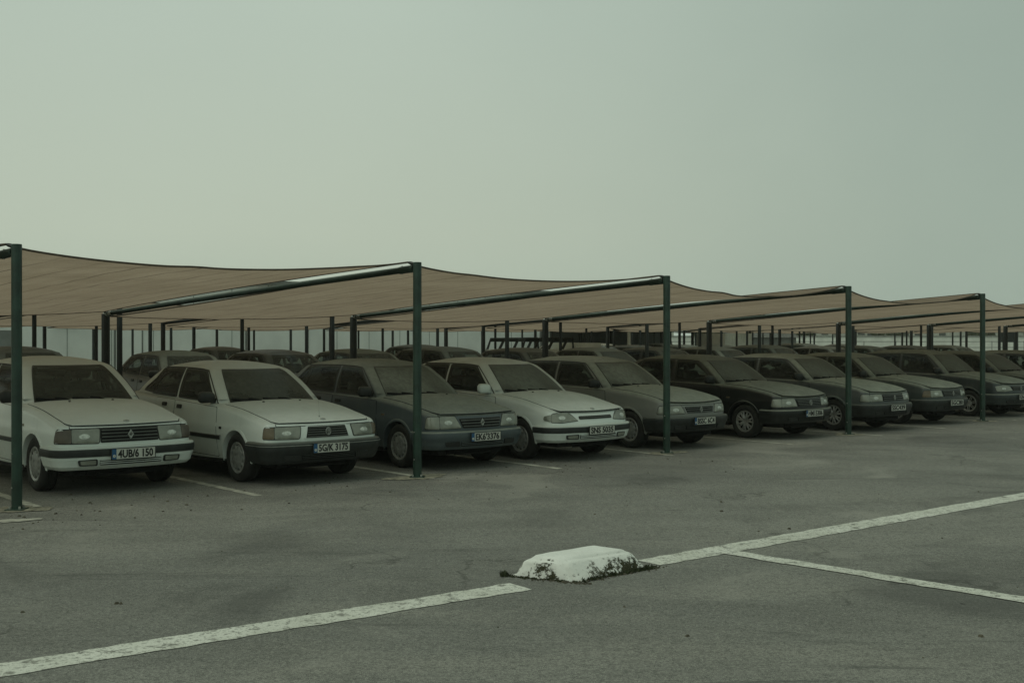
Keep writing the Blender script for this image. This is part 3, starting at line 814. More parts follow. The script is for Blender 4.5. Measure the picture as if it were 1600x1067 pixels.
    if g:
        gm = pm if c.get('gframe') else M_RUB
        gf = [(p[0]+(0.03 if p[0] > 0 else -0.03)*(1 if c.get('gframe') else 0.2), p[1]+(0.008 if p[1] > 0.6 else -0.006)) for p in g]
        mb = MB(); polypatch(mb, B.P, gf, 0.008, -0.02, 0.012, 4, 0.05); fr = mb.build('grille', gm, root)
        mb = MB(); polypatch(mb, B.P, g, 0.0105, 0.0, 0.008, 4, 0.05); mb.build('grille_opening', M_SEAM, fr)
        mb = MB(); n = c.get('slats', 4); z0 = g[0][1]; z1 = g[2][1]
        for k in range(n):
            z = lerp(z0, z1, (k+0.5)/n); t = (z-z0)/(z1-z0); xa = lerp(g[0][0], g[3][0], t)+0.006; xb = lerp(g[1][0], g[2][0], t)-0.006
            hh = (z1-z0)/n*0.24
            mb.grid([[B.P(lerp(xa, xb, j/18) or 1e-6, zz, d_) for j in range(19)] for zz, d_ in ((z-hh, 0.008), (z-hh*0.6, 0.020), (z+hh*0.8, 0.016), (z+hh, 0.008))])
        mb.build('grille_slats', c.get('slatm') or M_PLAS, fr)
    # ---- emblems
    em = c.get('emblem'); ez = c.get('ez', 0.605)
    p0 = B.P(1e-6, ez, 0.026)
    if em:
        mb = MB()
        if em == 'diamond':
            for k in (0, 1):
                a, b = (0.033, 0.050) if k == 0 else (0.033, 0.050)
            outer = [(0.034, 0), (0, 0.052), (-0.034, 0), (0, -0.052)]; inner = [(0.016, 0), (0, 0.026), (-0.016, 0), (0, -0.026)]
            o1 = [p0+Vector((0, q[0], q[1])) for q in outer]; i1 = [p0+Vector((0.004, q[0]*0.75, q[1]*0.75)) for q in outer]; i2 = [p0+Vector((0, q[0], q[1])) for q in inner]
            mb.grid([[p-Vector((0.012, 0, 0)) for p in o1], o1, i1, i2, [p-Vector((0.012, 0, 0)) for p in i2]], closed=True)
            mb.box(p0+Vector((-0.003, 0, 0)), (0.006, 0.006, 0.075))
        else:
            rows = []
            for rr, d_ in ((0.040, -0.012), (0.042, 0.0), (0.036, 0.004), (0.031, 0.0), (0.031, -0.012)):
                rows.append([p0+Vector((d_, 0.85*rr*math.cos(2*math.pi*k/24), 1.1*rr*math.sin(2*math.pi*k/24))) for k in range(24)])
            mb.grid(rows, closed=True)
            for sgn in (-1, 1):
                mb.tube([p0+Vector((0, sgn*0.004, -0.030)), p0+Vector((0, sgn*0.016, 0.028))], 0.0035, 5); mb.tube([p0+Vector((0, sgn*0.004, 0.0)), p0+Vector((0, sgn*0.003, 0.032))], 0.003, 5)
        mb.build('emblem', M_CHROME, root, ang=20)
    if c.get('hood_badge'):
        xb = c['xf']-0.12; mb = MB(); rows = []
        zz = B.zcap(xb, 0, 0.7)+0.008
        for rr, h_ in ((0.034, 0.0), (0.033, 0.006), (0.026, 0.009), (0.022, 0.006), (0.002, 0.006)):
            rows.append([(xb+0.8*rr*math.cos(2*math.pi*k/20), rr*math.sin(2*math.pi*k/20), zz+h_-0.15*rr*math.cos(2*math.pi*k/20)) for k in range(20)])
        mb.grid(rows, closed=True); mb.tube([(xb-0.012, -0.018, zz+0.008), (xb, 0.0, zz+0.009), (xb-0.01, 0.02, zz+0.008)], 0.003, 5)
        mb.build('hood_badge', M_CHROME, root)
    if c.get('antenna'):
        xb = c['xf']-0.20; zz = B.zcap(xb, -0.02, 0.7)
        mb = MB(); mb.tube([(xb, -0.0, zz), (xb, 0, zz+0.02)], [0.012, 0.006], 8); mb.tube([(xb, 0, zz+0.015), (xb-0.01, 0, zz+0.20)], 0.0022, 5); mb.build('antenna', M_CHROME, root)
    # ---- number plate
    pz = c.get('pz', 0.415); px = c['xf']+0.075-interp([(0, 0), (1, 0)], 0)
    pr = MB(); pr.box((px, 0, pz), (0.012, 0.48, 0.108)); po = pr.build('number_plate', M_PLATE, root)
    fr = MB()
    for (cy, cz, sy, sz) in ((0, 0.0555, 0.492, 0.006), (0, -0.0555, 0.492, 0.006), (0.243, 0, 0.006, 0.105), (-0.243, 0, 0.006, 0.105)):
        fr.box((px+0.001, cy, pz+cz), (0.018, sy, sz))
    fr.build('plate_frame', M_RUB, po)
    lx = 0.0
    if c.get('eu', True):
        bl = MB(); bl.box((px+0.0065, -0.214, pz), (0.002, 0.048, 0.104)); bl.build('plate_band', M_PBLUE, po)
        vs, fs = text_mesh('o', 0.05); MB().add([(px+0.0082+v.z, -0.214+v.x, pz-0.02+v.y) for v in vs], fs).build('plate_mark', M_PLATE, po, smooth=False)
        lx = 0.022
    vs, fs = text_mesh(c['plate'], 0.110, 0.39 if c.get('eu', True) else 0.43)
    mb = MB(); mb.add([(px+0.0082+v.z, lx+v.x, pz+v.y*1.0) for v in vs], fs); mb.build('plate_letters', M_PTXT, po, smooth=False)
    add_wheels(root, c['wheel'], c)
    if c.get('rack'):
        mb = MB()
        for sg in (-1, 1):
            pts = [H.side(lerp(c['xh']-0.2, c['xrt']+0.2, k/8), 0.99, 0.02, sg)+Vector((0, 0, 0.05 if 0 < k < 8 else 0.0)) for k in range(9)]
            mb.tube(pts, 0.014, 8)
        mb.build('roof_rail', M_RUB, root)
    root['c_name'] = 0; del root['c_name']
    return root, pm, c
def kids(o): return list(o.children)
def dup(root, label, group, newpaint=None, oldpaint=None, skip=('number_plate', 'emblem', 'hood_badge', 'antenna')):
    r = root.copy(); COL.objects.link(r); tag(r, label, 'car', group)
    def rec(src, dst, lev):
        for ch in kids(src):
            if ch.name.split('.')[0] in skip: continue
            q = ch.copy(); COL.objects.link(q); q.parent = dst
            if newpaint:
                for i, sl in enumerate(q.material_slots):
                    nm = sl.material.name if sl.material else ''
                    rep = newpaint.get(nm)
                    if rep: sl.link = 'OBJECT'; sl.material = rep
            rec(ch, q, lev+1)
    rec(root, r, 1)
    return r

# ------------------------------------------------------------------ layout of the car park (x right, y away from the camera)
Fv = Vector((0.647, -0.763, 0)); Rv = Vector((0.763, 0.647, 0)); YAW = math.atan2(Fv.y, Fv.x)
def P2(x, y, z=0): return Vector((x, y, z))
# ------------------------------------------------------------------ ground
def asphalt():
    m = Mat('worn_asphalt')
    v1 = m.scaled((0.16, 0.24, 1), rot=(0, 0, R_(-40)))
    n1 = m.noise(1.0, 6, vec=v1); n2 = m.noise(0.9, 7, rough=0.65); n3 = m.noise(55, 3, rough=0.7); n4 = m.noise(190, 2)
    n5 = m.noise(1.0, 6, vec=m.scaled((0.5, 1.25, 1), rot=(0, 0, R_(-42))), dist=0.6)
    base = m.mix(m.rng(n1, 0.3, 0.7), (0.172, 0.176, 0.160), (0.300, 0.300, 0.262))
    base = m.mix(m.rng(n2, 0.35, 0.72, 0, 0.55), base, (0.125, 0.125, 0.108))
    base = m.mix(m.rng(n5, 0.48, 0.70, 0, 0.65), base, (0.275, 0.272, 0.235))
    base = m.mix(m.rng(n5, 0.48, 0.28, 0, 0.55), base, (0.105, 0.106, 0.094))
    n6 = m.noise(17, 5, rough=0.8)
    base = m.mix(m.rng(n6, 0.48, 0.60, 0.0, 0.55), base, (0.085, 0.087, 0.078))
    base = m.mix(m.rng(n6, 0.46, 0.36, 0.0, 0.48), base, (0.30, 0.30, 0.255))
    base = m.mix(m.rng(n3, 0.46, 0.62, 0.0, 0.55), base, (0.065, 0.067, 0.06))
    base = m.mix(m.rng(n3, 0.46, 0.34, 0.0, 0.5), base, (0.36, 0.36, 0.31))
    base = m.mix(m.rng(n4, 0.5, 0.66, 0.0, 0.55), base, (0.06, 0.06, 0.055))
    base = m.mix(m.rng(n4, 0.48, 0.32, 0.0, 0.55), base, (0.46, 0.455, 0.39))
    n8 = m.noise(0.42, 7, rough=0.62, dist=0.8)
    base = m.mix(m.rng(n8, 0.53, 0.68, 0, 0.55), base, (0.075, 0.077, 0.07))
    base = m.mix(m.rng(n8, 0.45, 0.30, 0, 0.55), base, (0.33, 0.325, 0.28))
    n9 = m.noise(1.0, 5, vec=m.scaled((0.25, 2.6, 1), rot=(0, 0, R_(48))), dist=1.2)
    base = m.mix(m.rng(n9, 0.60, 0.72, 0, 0.45), base, (0.07, 0.072, 0.066))
    n10 = m.noise(3.2, 6, rough=0.7)
    base = m.mix(m.rng(n10, 0.60, 0.74, 0, 0.5), base, (0.085, 0.087, 0.08))
    vo = N(m.t, 'ShaderNodeTexVoronoi'); vo.feature = 'F1'; vo.inputs['Scale'].default_value = 2.3
    m.lk(m.tc.outputs['Object'], vo.inputs['Vector'])
    chip = m.math('MULTIPLY', m.rng(vo.outputs['Distance'], 0.055, 0.03), m.rng(m.noise(6, 3), 0.52, 0.60))
    base = m.mix(m.math('MULTIPLY', chip, 0.8), base, (0.035, 0.034, 0.03))
    vc = N(m.t, 'ShaderNodeTexVoronoi'); vc.feature = 'DISTANCE_TO_EDGE'; vc.inputs['Scale'].default_value = 0.33
    nv = N(m.t, 'ShaderNodeTexNoise'); nv.inputs['Scale'].default_value = 1.5; nv.inputs['Detail'].default_value = 6
    m.lk(m.tc.outputs['Object'], nv.inputs['Vector'])
    vadd = N(m.t, 'ShaderNodeMixRGB'); vadd.blend_type = 'ADD'; vadd.inputs[0].default_value = 1.6
    m.lk(m.tc.outputs['Object'], vadd.inputs[1]); m.lk(nv.outputs[1], vadd.inputs[2]); m.lk(vadd.outputs[0], vc.inputs['Vector'])
    crack = m.math('MULTIPLY', m.rng(vc.outputs['Distance'], 0.008, 0.002), m.rng(m.noise(0.45, 3), 0.50, 0.56))
    base = m.mix(m.math('MULTIPLY', crack, 0.38), base, (0.04, 0.04, 0.035))
    h = m.math('ADD', m.math('MULTIPLY', n3, 0.7), m.math('MULTIPLY', n4, 0.6))
    return m.set(base, 0.93, spec=0.2, bump=h, bstr=0.5, bdist=0.008)
M_ASPH = asphalt()
g = MB(); g.add([(-170, -25, 0), (210, -25, 0), (210, 235, 0), (-170, 235, 0)], [(0, 1, 2, 3)])
tag(g.build('ground', M_ASPH, smooth=False), kind='structure')
def roadpaint():
    m = Mat('worn_road_paint'); n = m.noise(9, 6, rough=0.7); n2 = m.noise(90, 3); n3 = m.noise(2, 4)
    base = m.mix(m.rng(n3, 0.3, 0.7), (0.54, 0.55, 0.47), (0.68, 0.69, 0.61))
    base = m.mix(m.rng(n2, 0.5, 0.72, 0, 0.5), base, (0.22, 0.22, 0.18))
    vc = N(m.t, 'ShaderNodeTexVoronoi'); vc.feature = 'DISTANCE_TO_EDGE'; vc.inputs['Scale'].default_value = 4.5
    vadd = N(m.t, 'ShaderNodeMixRGB'); vadd.blend_type = 'ADD'; vadd.inputs[0].default_value = 0.35
    nv = N(m.t, 'ShaderNodeTexNoise'); nv.inputs['Scale'].default_value = 4; nv.inputs['Detail'].default_value = 5
    m.lk(m.tc.outputs['Object'], nv.inputs['Vector']); m.lk(m.tc.outputs['Object'], vadd.inputs[1]); m.lk(nv.outputs[1], vadd.inputs[2]); m.lk(vadd.outputs[0], vc.inputs['Vector'])
    cr_ = m.math('MULTIPLY', m.rng(vc.outputs['Distance'], 0.028, 0.008), m.rng(n, 0.46, 0.6))
    base = m.mix(m.math('MULTIPLY', cr_, 0.75), base, (0.09, 0.09, 0.075))
    base = m.mix(m.rng(n, 0.54, 0.64, 0, 0.75), base, (0.15, 0.15, 0.125))
    n7 = m.noise(30, 4, rough=0.75)
    base = m.mix(m.rng(n7, 0.53, 0.62, 0, 0.65), base, (0.12, 0.12, 0.10))
    return m.set(base, 0.8, spec=0.3, bump=n2, bstr=0.3, bdist=0.004)
M_LINE = roadpaint()
M_LINE2 = simple('faded_road_paint', (0.42, 0.42, 0.35), 0.85, var=0.35, scale=6)
def strip(name, a, b, wd, m, rough=0.012, zz=0.004):
    a, b = Vector(a), Vector(b); d = (b-a).normalized(); nrm = Vector((-d.y, d.x)); L = (b-a).length; n = max(2, int(L/0.09)); rows = []
    for k in range(n+1):
        p = a+d*(L*k/n); rows.append([(*(p-nrm*(wd/2+rnd.uniform(-rough, rough))), zz), (*(p+nrm*(wd/2+rnd.uniform(-rough, rough))), zz)])
    return tag(MB().grid(rows).build(name, m, smooth=False), kind='structure')
strip('lane_line', (-5.2, 3.85), (0.06, 7.78), 0.25, M_LINE)
strip('lane_line', (1.02, 8.60), (14.0, 19.35), 0.255, M_LINE)
strip('lane_line', (1.70, 9.02), (5.9, 4.65), 0.17, M_LINE, zz=0.006)

# ------------------------------------------------------------------ posts, rafters and shade sails
PF = [(-12.1, 5.7), (-8.5, 8.5), (-4.85, 11.28), (-1.145, 13.93), (2.27, 16.9), (5.9, 20.2), (9.6, 23.5)]
while len(PF) < 17: PF.append((PF[-1][0]+3.66, PF[-1][1]+3.12))
PQ = [(-19.2, 11.4), (-15.2, 14.4), (-11.2, 17.45), (-7.23, 20.5), (-3.22, 23.4), (0.77, 26.6), (5.1, 29.8), (9.35, 33.0)]
while len(PQ) < 17: PQ.append((PQ[-1][0]+3.7, PQ[-1][1]+3.05))
HF, HQ = 2.60, 2.12
def fabric():
    m = Mat('tan_shade_cloth')
    n1 = m.noise(0.8, 5); n2 = m.noise(1, 5, vec=m.scaled((0.5, 6, 1), rot=(0, 0, R_(28)))); n3 = m.noise(70, 2)
    base = m.mix(m.rng(n1, 0.3, 0.7), (0.46, 0.362, 0.270), (0.54, 0.43, 0.325))
    base = m.mix(m.rng(n2, 0.5, 0.75, 0, 0.45), base, (0.29, 0.22, 0.16))
    base = m.mix(m.rng(n3, 0.4, 0.6, 0, 0.25), base, (0.16, 0.125, 0.09))
    nd = m.noise(1, 3, vec=m.scaled((2.5, 1.2, 1), coord='UV'))
    uu = m.math('ADD', m.math('MULTIPLY', m.oz('X', 'UV'), 9.0), m.math('MULTIPLY', nd, 1.1))
    fr = m.math('FRACT', uu); fa = m.math('ABSOLUTE', m.math('SUBTRACT', fr, 0.5))
    fine = m.noise(1, 3, vec=m.scaled((3, 3, 1), coord='UV'))
    line = m.math('MULTIPLY', m.rng(fa, 0.036, 0.010), m.rng(fine, 0.30, 0.50))
    fb = m.math('ABSOLUTE', m.math('SUBTRACT', m.math('FRACT', m.math('ADD', m.math('MULTIPLY', uu, 2.37), 0.3)), 0.5))
    line2 = m.math('MULTIPLY', m.rng(fb, 0.06, 0.01), m.rng(m.noise(1, 3, vec=m.scaled((7, 4, 1), coord='UV')), 0.46, 0.64, 0, 0.4))
    line = m.math('MAXIMUM', line, line2)
    base = m.mix(m.math('MULTIPLY', line, 0.68), base, (0.07, 0.055, 0.04))
    fold = m.noise(1, 4, vec=m.scaled((26, 1.6, 1), coord='UV'))
    base = m.mix(m.rng(fold, 0.35, 0.65, 0, 0.22), base, (0.31, 0.232, 0.162))
    m.set(base, 0.9, spec=0.1, bump=fold, bstr=0.35, bdist=0.03)
    tr = N(m.t, 'ShaderNodeBsdfTranslucent'); m.lk(base, tr.inputs['Color'])
    mixn = N(m.t, 'ShaderNodeMixShader'); mixn.inputs[0].default_value = 0.56
    m.lk(m.b.outputs[0], mixn.inputs[1]); m.lk(tr.outputs[0], mixn.inputs[2]); m.lk(mixn.outputs[0], m.out.inputs['Surface'])
    return m.m
M_FAB = fabric()
M_HEM = simple('sail_hem', (0.085, 0.068, 0.05), 0.9)
def make_post(name, p, h, r, m, label, group, bolts=True):
    root = empty(name, (p[0], p[1], 0)); tag(root, label, 'post', group)
    mb = MB(); mb.lathe([(r, 0.0), (r, h-0.012), (r*0.96, h), (0.001, h)], 20)
    mb.v = [(x, z, y) for x, y, z in mb.v]; mb.build('pole', m, root, ang=40)
    if bolts:
        b = MB(); b.box((0, 0, 0.008), (r*3.4, r*3.4, 0.016)); b.build('base_plate', m, root)
        for a in (0.8, 2.4, 3.9, 5.5): MB().tube([(r*1.35*math.cos(a), r*1.35*math.sin(a), 0.014), (r*1.35*math.cos(a), r*1.35*math.sin(a), 0.04)], 0.011, 6).build('bolt', M_CLAMP, root)
        for z in (0.55, 0.22): MB().tube([(-r*0.6, -r*0.7, z), (-r*0.75, -r*0.85, z)], 0.009, 6).build('bolt', M_CLAMP, root)
    return root
def make_rafter(a, b, r, m, label, group, detail=True):
    a, b = Vector(a), Vector(b); d = (b-a).normalized()
    root = empty('canopy_rafter', a); tag(root, label, 'rafter', group)
    L = (b-a).length
    up = Vector((0, 0, 1)); 
    MB().tube([d*0.06, d*(L*0.33)+up*0.012, d*(L*0.66)+up*0.012, d*(L-0.02)], r, 12).build('pipe', m, root, ang=40)
    if detail:
        MB().tube([d*0.06, d*0.34], r*1.14, 12).build('sleeve', m, root, ang=40)
        for t in (0.12, 0.30): MB().tube([d*t-Vector((0, 0, r*1.25)), d*t+Vector((0, 0, r*1.3))], 0.011, 6).build('bolt', M_CLAMP, root)
        MB().tube([d*(L-0.28), d*(L-0.16)], r*1.15, 10).build('clamp', M_CLAMP, root); MB().tube([d*(L-0.12), d*(L+0.02)], r*1.2, 10).build('clamp', M_CLAMP, root)
    return root
def make_sail(A, B, C_, D, sagf, sagm, sagb, label, group, n=34, detail=True, seed=0, side=0.18, zoff=0.0):
    """A, B: corners on the high posts; C_, D: corners on the low posts behind B and A."""
    A, B, C_, D = map(Vector, (A, B, C_, D)); o = (A+B+C_+D)/4; o.z = 0
    root = empty('shade_sail', o); tag(root, label, 'shade sail', group)
    rr = random.Random(seed); ph = rr.uniform(0, 6)
    cr_ = [(rr.uniform(-0.2, 1.0), rr.uniform(0.55, 1.1), rr.uniform(0.5, 1.0)) for _ in range(13)]
    def S(u, v):
        uu = u+(0.5-u)*0.030*0+side*0.22*(1-2*u)*4*v*(1-v); vv = v+0.018*(1-2*v)*4*u*(1-u)
        uu = 0.012+uu*0.976; vv = 0.012+vv*0.976
        p = A.lerp(B, uu).lerp(D.lerp(C_, uu), vv)
        s_ = sagf*(4*u*(1-u))**0.85*(1-v)**2.4+sagb*4*u*(1-u)*v**1.6+sagm*16*u*(1-u)*v*(1-v)
        w_ = 0.0
        for c0, sl, am in cr_:                     # soft folds fanning out of the near corner
            dd = (v-(c0+0*sl)-(u-0.5)*-0.55*sl)
            w_ += am*0.011*math.exp(-(dd/0.022)**2)*max(0, math.sin(math.pi*min(1, max(0, u))))
        p.z -= s_-w_-lerp(lerp(-0.02, -0.075, v), 0.012, u)+0.004-zoff
        return p-o
    rows = [[S(i/n, j/(n*2)) for i in range(n+1)] for j in range(n*2+1)]
    cl = MB().grid(rows).build('cloth', M_FAB, root, ang=80, merge=0)
    uv = cl.data.uv_layers.new(name='UVMap'); W_ = n+1
    for lp in cl.data.loops:
        i_ = lp.vertex_index; uv.data[lp.index].uv = ((i_ % W_)/n+seed*1.0, (i_//W_)/(2*n))
    edge = [S(i/n, 0) for i in range(n+1)]
    hem = MB()
    for e_ in (edge, [S(1, j/n) for j in range(n+1)], [S(i/n, 1) for i in range(n+1)], [S(0, j/n) for j in range(n+1)]): hem.tube(e_, 0.012, 6)
    hem.build('hem', M_HEM, root)
    if detail:
        for (u, v, T) in ((0, 0, A), (1, 0, B), (1, 1, C_), (0, 1, D)):
            t = MB(); q = S(u, v); e_ = Vector(T)-o; e_.z -= 0.03
            t.tube([q, q.lerp(e_, 0.3), q.lerp(e_, 0.7), e_], [0.012, 0.022, 0.022, 0.010], 6)
            t.build('corner_tie', M_POSTD, root)
    return root
SAGF = [0.1, 0.11, 0.13, 0.12, 0.22, 0.23, 0.24]
post_lab = {2: 'green steel post at the far left, in front of the white car with fog lamps', 3: 'green steel post in front of the blue-grey car, sandy footing',
            4: 'green steel post in front of the grey car with dark bumper, third from the left', 5: 'green steel post in front of the grey car with star shaped wheel spokes',
            6: 'green steel post farthest right in the front line, beside fine spoked wheel'}
raft_lab = {2: 'dark rafter leaving the frame at the far left post', 3: 'long dark rafter running back from the post by the blue-grey car, highlight along its top',
            4: 'dark rafter running back from the third front post', 5: 'dark rafter running back from the fourth front post', 6: 'dark rafter running back from the farthest right front post'}
sail_lab = {1: 'tan shade sail cut off by the left edge of the photo', 2: 'large tan shade sail over the two white cars at left, long folds in its cloth',
            3: 'tan shade sail over the blue-grey car and the white car with fat almond lamps', 4: 'tan shade sail with drooping edge over the black car',
            5: 'tan shade sail with deep drooping edge over the dark cars at right', 6: 'tan shade sail at the right edge of the photo'}
for i in range(1, 12):
    if i >= 2:
        make_post('canopy_post', PF[i], HF, 0.052 if i > 2 else 0.05, M_POST, post_lab.get(i, 'dark green post of the front canopy beyond the right edge'), 'front posts of the near canopy')
    hp = 2.12
    make_post('canopy_post', PQ[i], hp, 0.072, M_POSTD, ['', '', '', 'thick dark post behind the white car with fog lamps', 'thick dark post rising behind the blue-grey car', 'thick dark post rising behind the grey car with dark bumper', 'thick dark post rising behind the black car'][i] if i in (3, 4, 5, 6) else 'thick dark back post at the end of the near canopy', 'back posts of the near canopy', bolts=False)
    make_rafter((*PF[i], HF-0.07), (*PQ[i], hp+0.0), 0.040, M_RAFT, raft_lab.get(i, 'dark rafter of the near canopy beyond the labelled posts'), 'rafters of the near canopy')
    make_sail((*PF[i], HF), (*PF[i+1], HF), (*PQ[i+1], hp+0.03), (*PQ[i], hp+0.03), SAGF[i] if i < 7 else 0.22, 0.03, 0.08, sail_lab.get(i, 'tan shade sail of the near canopy past the right edge'), 'shade sails of the near canopy', seed=i)
# canopies farther back
def block(off, i0, i1, hf, hq, lab, grp):
    for i in range(i0, i1):
        s_ = Fv*(-off)
        a = Vector((*PF[i], 0))+s_; q = Vector((*PQ[i], 0))+s_
        a2 = Vector((*PF[i+1], 0))+s_; q2 = Vector((*PQ[i+1], 0))+s_
        make_post('canopy_post', a, hf, 0.05, M_POSTD, 'slim dark post of the '+lab, 'posts of the '+grp, bolts=False)
        make_post('canopy_post', q, hq, 0.06, M_POSTD, 'slim dark post of the '+lab, 'posts of the '+grp, bolts=False)
        md = a.lerp(q, 0.5)+Rv*0.12
        make_post('canopy_post', md, (hf+hq)/2-0.06, 0.045, M_POSTD, 'slim dark post of the '+lab, 'posts of the '+grp, bolts=False)
        make_rafter((*a.xy, hf-0.07), (*q.xy, hq), 0.05, M_POSTD, 'dark rafter of the '+lab, 'rafters of the '+grp, detail=False)
        make_sail((*a.xy, hf), (*a2.xy, hf), (*q2.xy, hq), (*q.xy, hq), 0.14, 0.08, 0.08, 'tan shade sail of the '+lab, 'shade sails of the '+grp, n=10, detail=False, seed=i+50)
block(9.3, 2, 15, 2.46, 2.10, 'second canopy, just behind the near one', 'second canopy')
block(18.6, 2, 15, 2.46, 2.12, 'third canopy, behind the second', 'third canopy')
block(28.2, 5, 16, 2.50, 2.16, 'fourth canopy, farthest back', 'fourth canopy')

# parking lines, footings
ROW = [(-5.2, 12.79), (-3.16, 13.54), (-1.34, 15.03), (0.226, 16.25), (1.99, 17.9), (4.06, 19.65), (5.94, 21.17), (7.65, 22.84), (9.96, 25.05), (11.75, 26.55), (13.6, 28.1)]
ADJ = [(0.0, -0.07), (-0.01, 0), (-0.08, 0), (-0.07, -0.15), (-0.14, -0.15), (-0.07, -0.10)]+[(0, 0)]*5     # nobody parks exactly on the grid
AX = [Vector((x+u, y+v, 0))+Rv*0.68 for (x, y), (u, v) in zip(ROW, ADJ)]
for a in AX:
    p = a-Rv*1.13
    strip('parking_line', (p+Fv*1.25).xy, (p-Fv*3.9).xy, 0.10, M_LINE2, 0.006)
def blot(name, c, r, m, seed, z=0.0065, sx=1.0):
    q = random.Random(seed); ph = [q.uniform(0, 6) for _ in range(4)]
    pts = []
    for k in range(40):
        a = 2*math.pi*k/40; rr = r*(1+0.22*math.sin(2*a+ph[0])+0.15*math.sin(3*a+ph[1])+0.1*math.sin(7*a+ph[2])+0.06*math.sin(13*a+ph[3]))
        v = Rv*(rr*sx*math.cos(a))+Fv*(rr*math.sin(a)); pts.append((c[0]+v.x, c[1]+v.y, z))
    return tag(MB().add(pts, [tuple(range(40))]).build(name, m, smooth=False), kind='structure')
M_SAND = simple('sandy_concrete', (0.25, 0.24, 0.18), 0.95, var=0.45, scale=14)
for i in range(2, 8): blot('concrete_footing', PF[i], 0.20+0.03*(i % 2), M_SAND, i, sx=1.5)
blot('sand_patch', (-4.55, 10.6), 0.10, M_LINE2, 31, sx=1.8)

# ------------------------------------------------------------------ concrete block and weeds
def conc():
    m = Mat('whitewashed_concrete'); n = m.noise(5, 7, rough=0.7); n2 = m.noise(38, 5, rough=0.7); n3 = m.noise(5.5, 7, rough=0.7, dist=0.8)
    base = m.mix(m.rng(n, 0.3, 0.7), (0.70, 0.72, 0.66), (0.80, 0.82, 0.76))
    base = m.mix(m.rng(n2, 0.56, 0.72, 0, 0.35), base, (0.36, 0.35, 0.29))
    side = m.rng(m.upz(), 0.92, 0.6)
    low = m.rng(m.oz(), 0.15, 0.0, -0.07, 0.10, smooth=False)
    k = m.math('ADD', n3, low)
    k = m.math('ADD', k, m.math('MULTIPLY', m.math('SUBTRACT', n2, 0.5), 0.7))
    k = m.math('MULTIPLY', m.rng(k, 0.545, 0.625), side)
    base = m.mix(k, base, m.mix(m.rng(n2, 0.40, 0.7), (0.028, 0.032, 0.016), (0.085, 0.08, 0.05)))
    return m.set(base, 0.9, spec=0.2, bump=m.math('ADD', n2, m.math('MULTIPLY', k, -0.8)), bstr=0.6, bdist=0.012)
M_CONC = conc()
base_q = [(0.500, 7.93), (1.04, 8.40), (0.63, 8.72), (0.05, 8.14)]
top_q = [(0.400, 8.02), (0.885, 8.39), (0.65, 8.58), (0.165, 8.15)]
bc = Vector((0.55, 8.30, 0))
base_q = [(bc.x-0.05+(x-bc.x)*1.05, bc.y+(y-bc.y)*1.05) for x, y in base_q]; top_q = [(bc.x-0.05+(x-bc.x)*1.12, bc.y+(y-bc.y)*1.08) for x, y in top_q]
root = empty('concrete_block', bc); tag(root, 'whitewashed concrete kerb block standing on the white lane line, paint flaking and mossy', 'concrete block')
bm = bmesh.new()
vb = [bm.verts.new((x-bc.x, y-bc.y, -0.01)) for x, y in base_q]; vt = [bm.verts.new((x-bc.x, y-bc.y, 0.146)) for x, y in top_q]
bm.faces.new(vt); bm.faces.new(vb[::-1])
for k in range(4): bm.faces.new((vb[k], vb[(k+1) % 4], vt[(k+1) % 4], vt[k]))
bmesh.ops.recalc_face_normals(bm, faces=bm.faces)
bmesh.ops.bevel(bm, geom=[e_ for e_ in bm.edges if max(v.co.z for v in e_.verts) > 0], offset=0.03, segments=4, affect='EDGES')
bmesh.ops.triangulate(bm, faces=bm.faces); 
for _ in range(4): bmesh.ops.subdivide_edges(bm, edges=[e_ for e_ in bm.edges if e_.calc_length() > 0.03], cuts=1, use_grid_fill=True)
from mathutils import noise as mn
for _ in range(7): bmesh.ops.smooth_vert(bm, verts=[v for v in bm.verts if v.co.z > 0.012], factor=0.5, use_axis_x=True, use_axis_y=True, use_axis_z=True)
for v in bm.verts:
    if v.co.z > -0.005:
        d = 0.012*mn.noise(v.co*5)+0.006*mn.noise(v.co*19)
        v.co += Vector((v.co.x, v.co.y, 0.05 if v.co.z > 0.12 else 0)).normalized()*d
for f in bm.faces: f.smooth = True
me = bpy.data.meshes.new('block_body'); bm.to_mesh(me); bm.free(); me.materials.append(M_CONC)
link(bpy.data.objects.new('block_body', me), root)
M_WEED = simple('dark_moss', (0.040, 0.050, 0.022), 0.9, var=0.5, scale=30)
M_SOIL = simple('dry_soil_crumbs', (0.085, 0.078, 0.055), 0.95, var=0.5, scale=40)
def tuft(mb, c, n, h, spread, q):
    for _ in range(n):
        a = q.uniform(0, 6.28); r = spread*math.sqrt(q.random()); b = Vector((c[0]+r*math.cos(a), c[1]+r*math.sin(a), 0.0))
        d = Vector((q.gauss(0, 0.5), q.gauss(0, 0.5), 1)).normalized()*h*q.uniform(0.4, 1.1); s_ = Vector((math.cos(a+1.5), math.sin(a+1.5), 0))*q.uniform(0.002, 0.005)
        t = b+d; mid = b+d*0.55+Vector((0, 0, 0.003))
        mb.add([b-s_, b+s_, mid+s_*1.3, t, mid-s_*1.3], [(0, 1, 2, 3, 4)], 0)
q = random.Random(5); mo = MB(); so = MB()
def along(a, b, t): return (lerp(a[0], b[0], t), lerp(a[1], b[1], t))
for k in range(120):
    t = q.random()**0.7; c = along(base_q[0], base_q[1], t); tuft(mo, (c[0]+q.gauss(0.0, 0.012), c[1]+q.gauss(-0.002, 0.012)), 8, 0.014+0.028*q.random()**2, 0.018, q)
for k in range(55):
    c = along(base_q[3], base_q[0], q.random()); tuft(mo, (c[0]+q.gauss(-0.006, 0.015), c[1]+q.gauss(-0.008, 0.015)), 6, 0.014, 0.014, q)
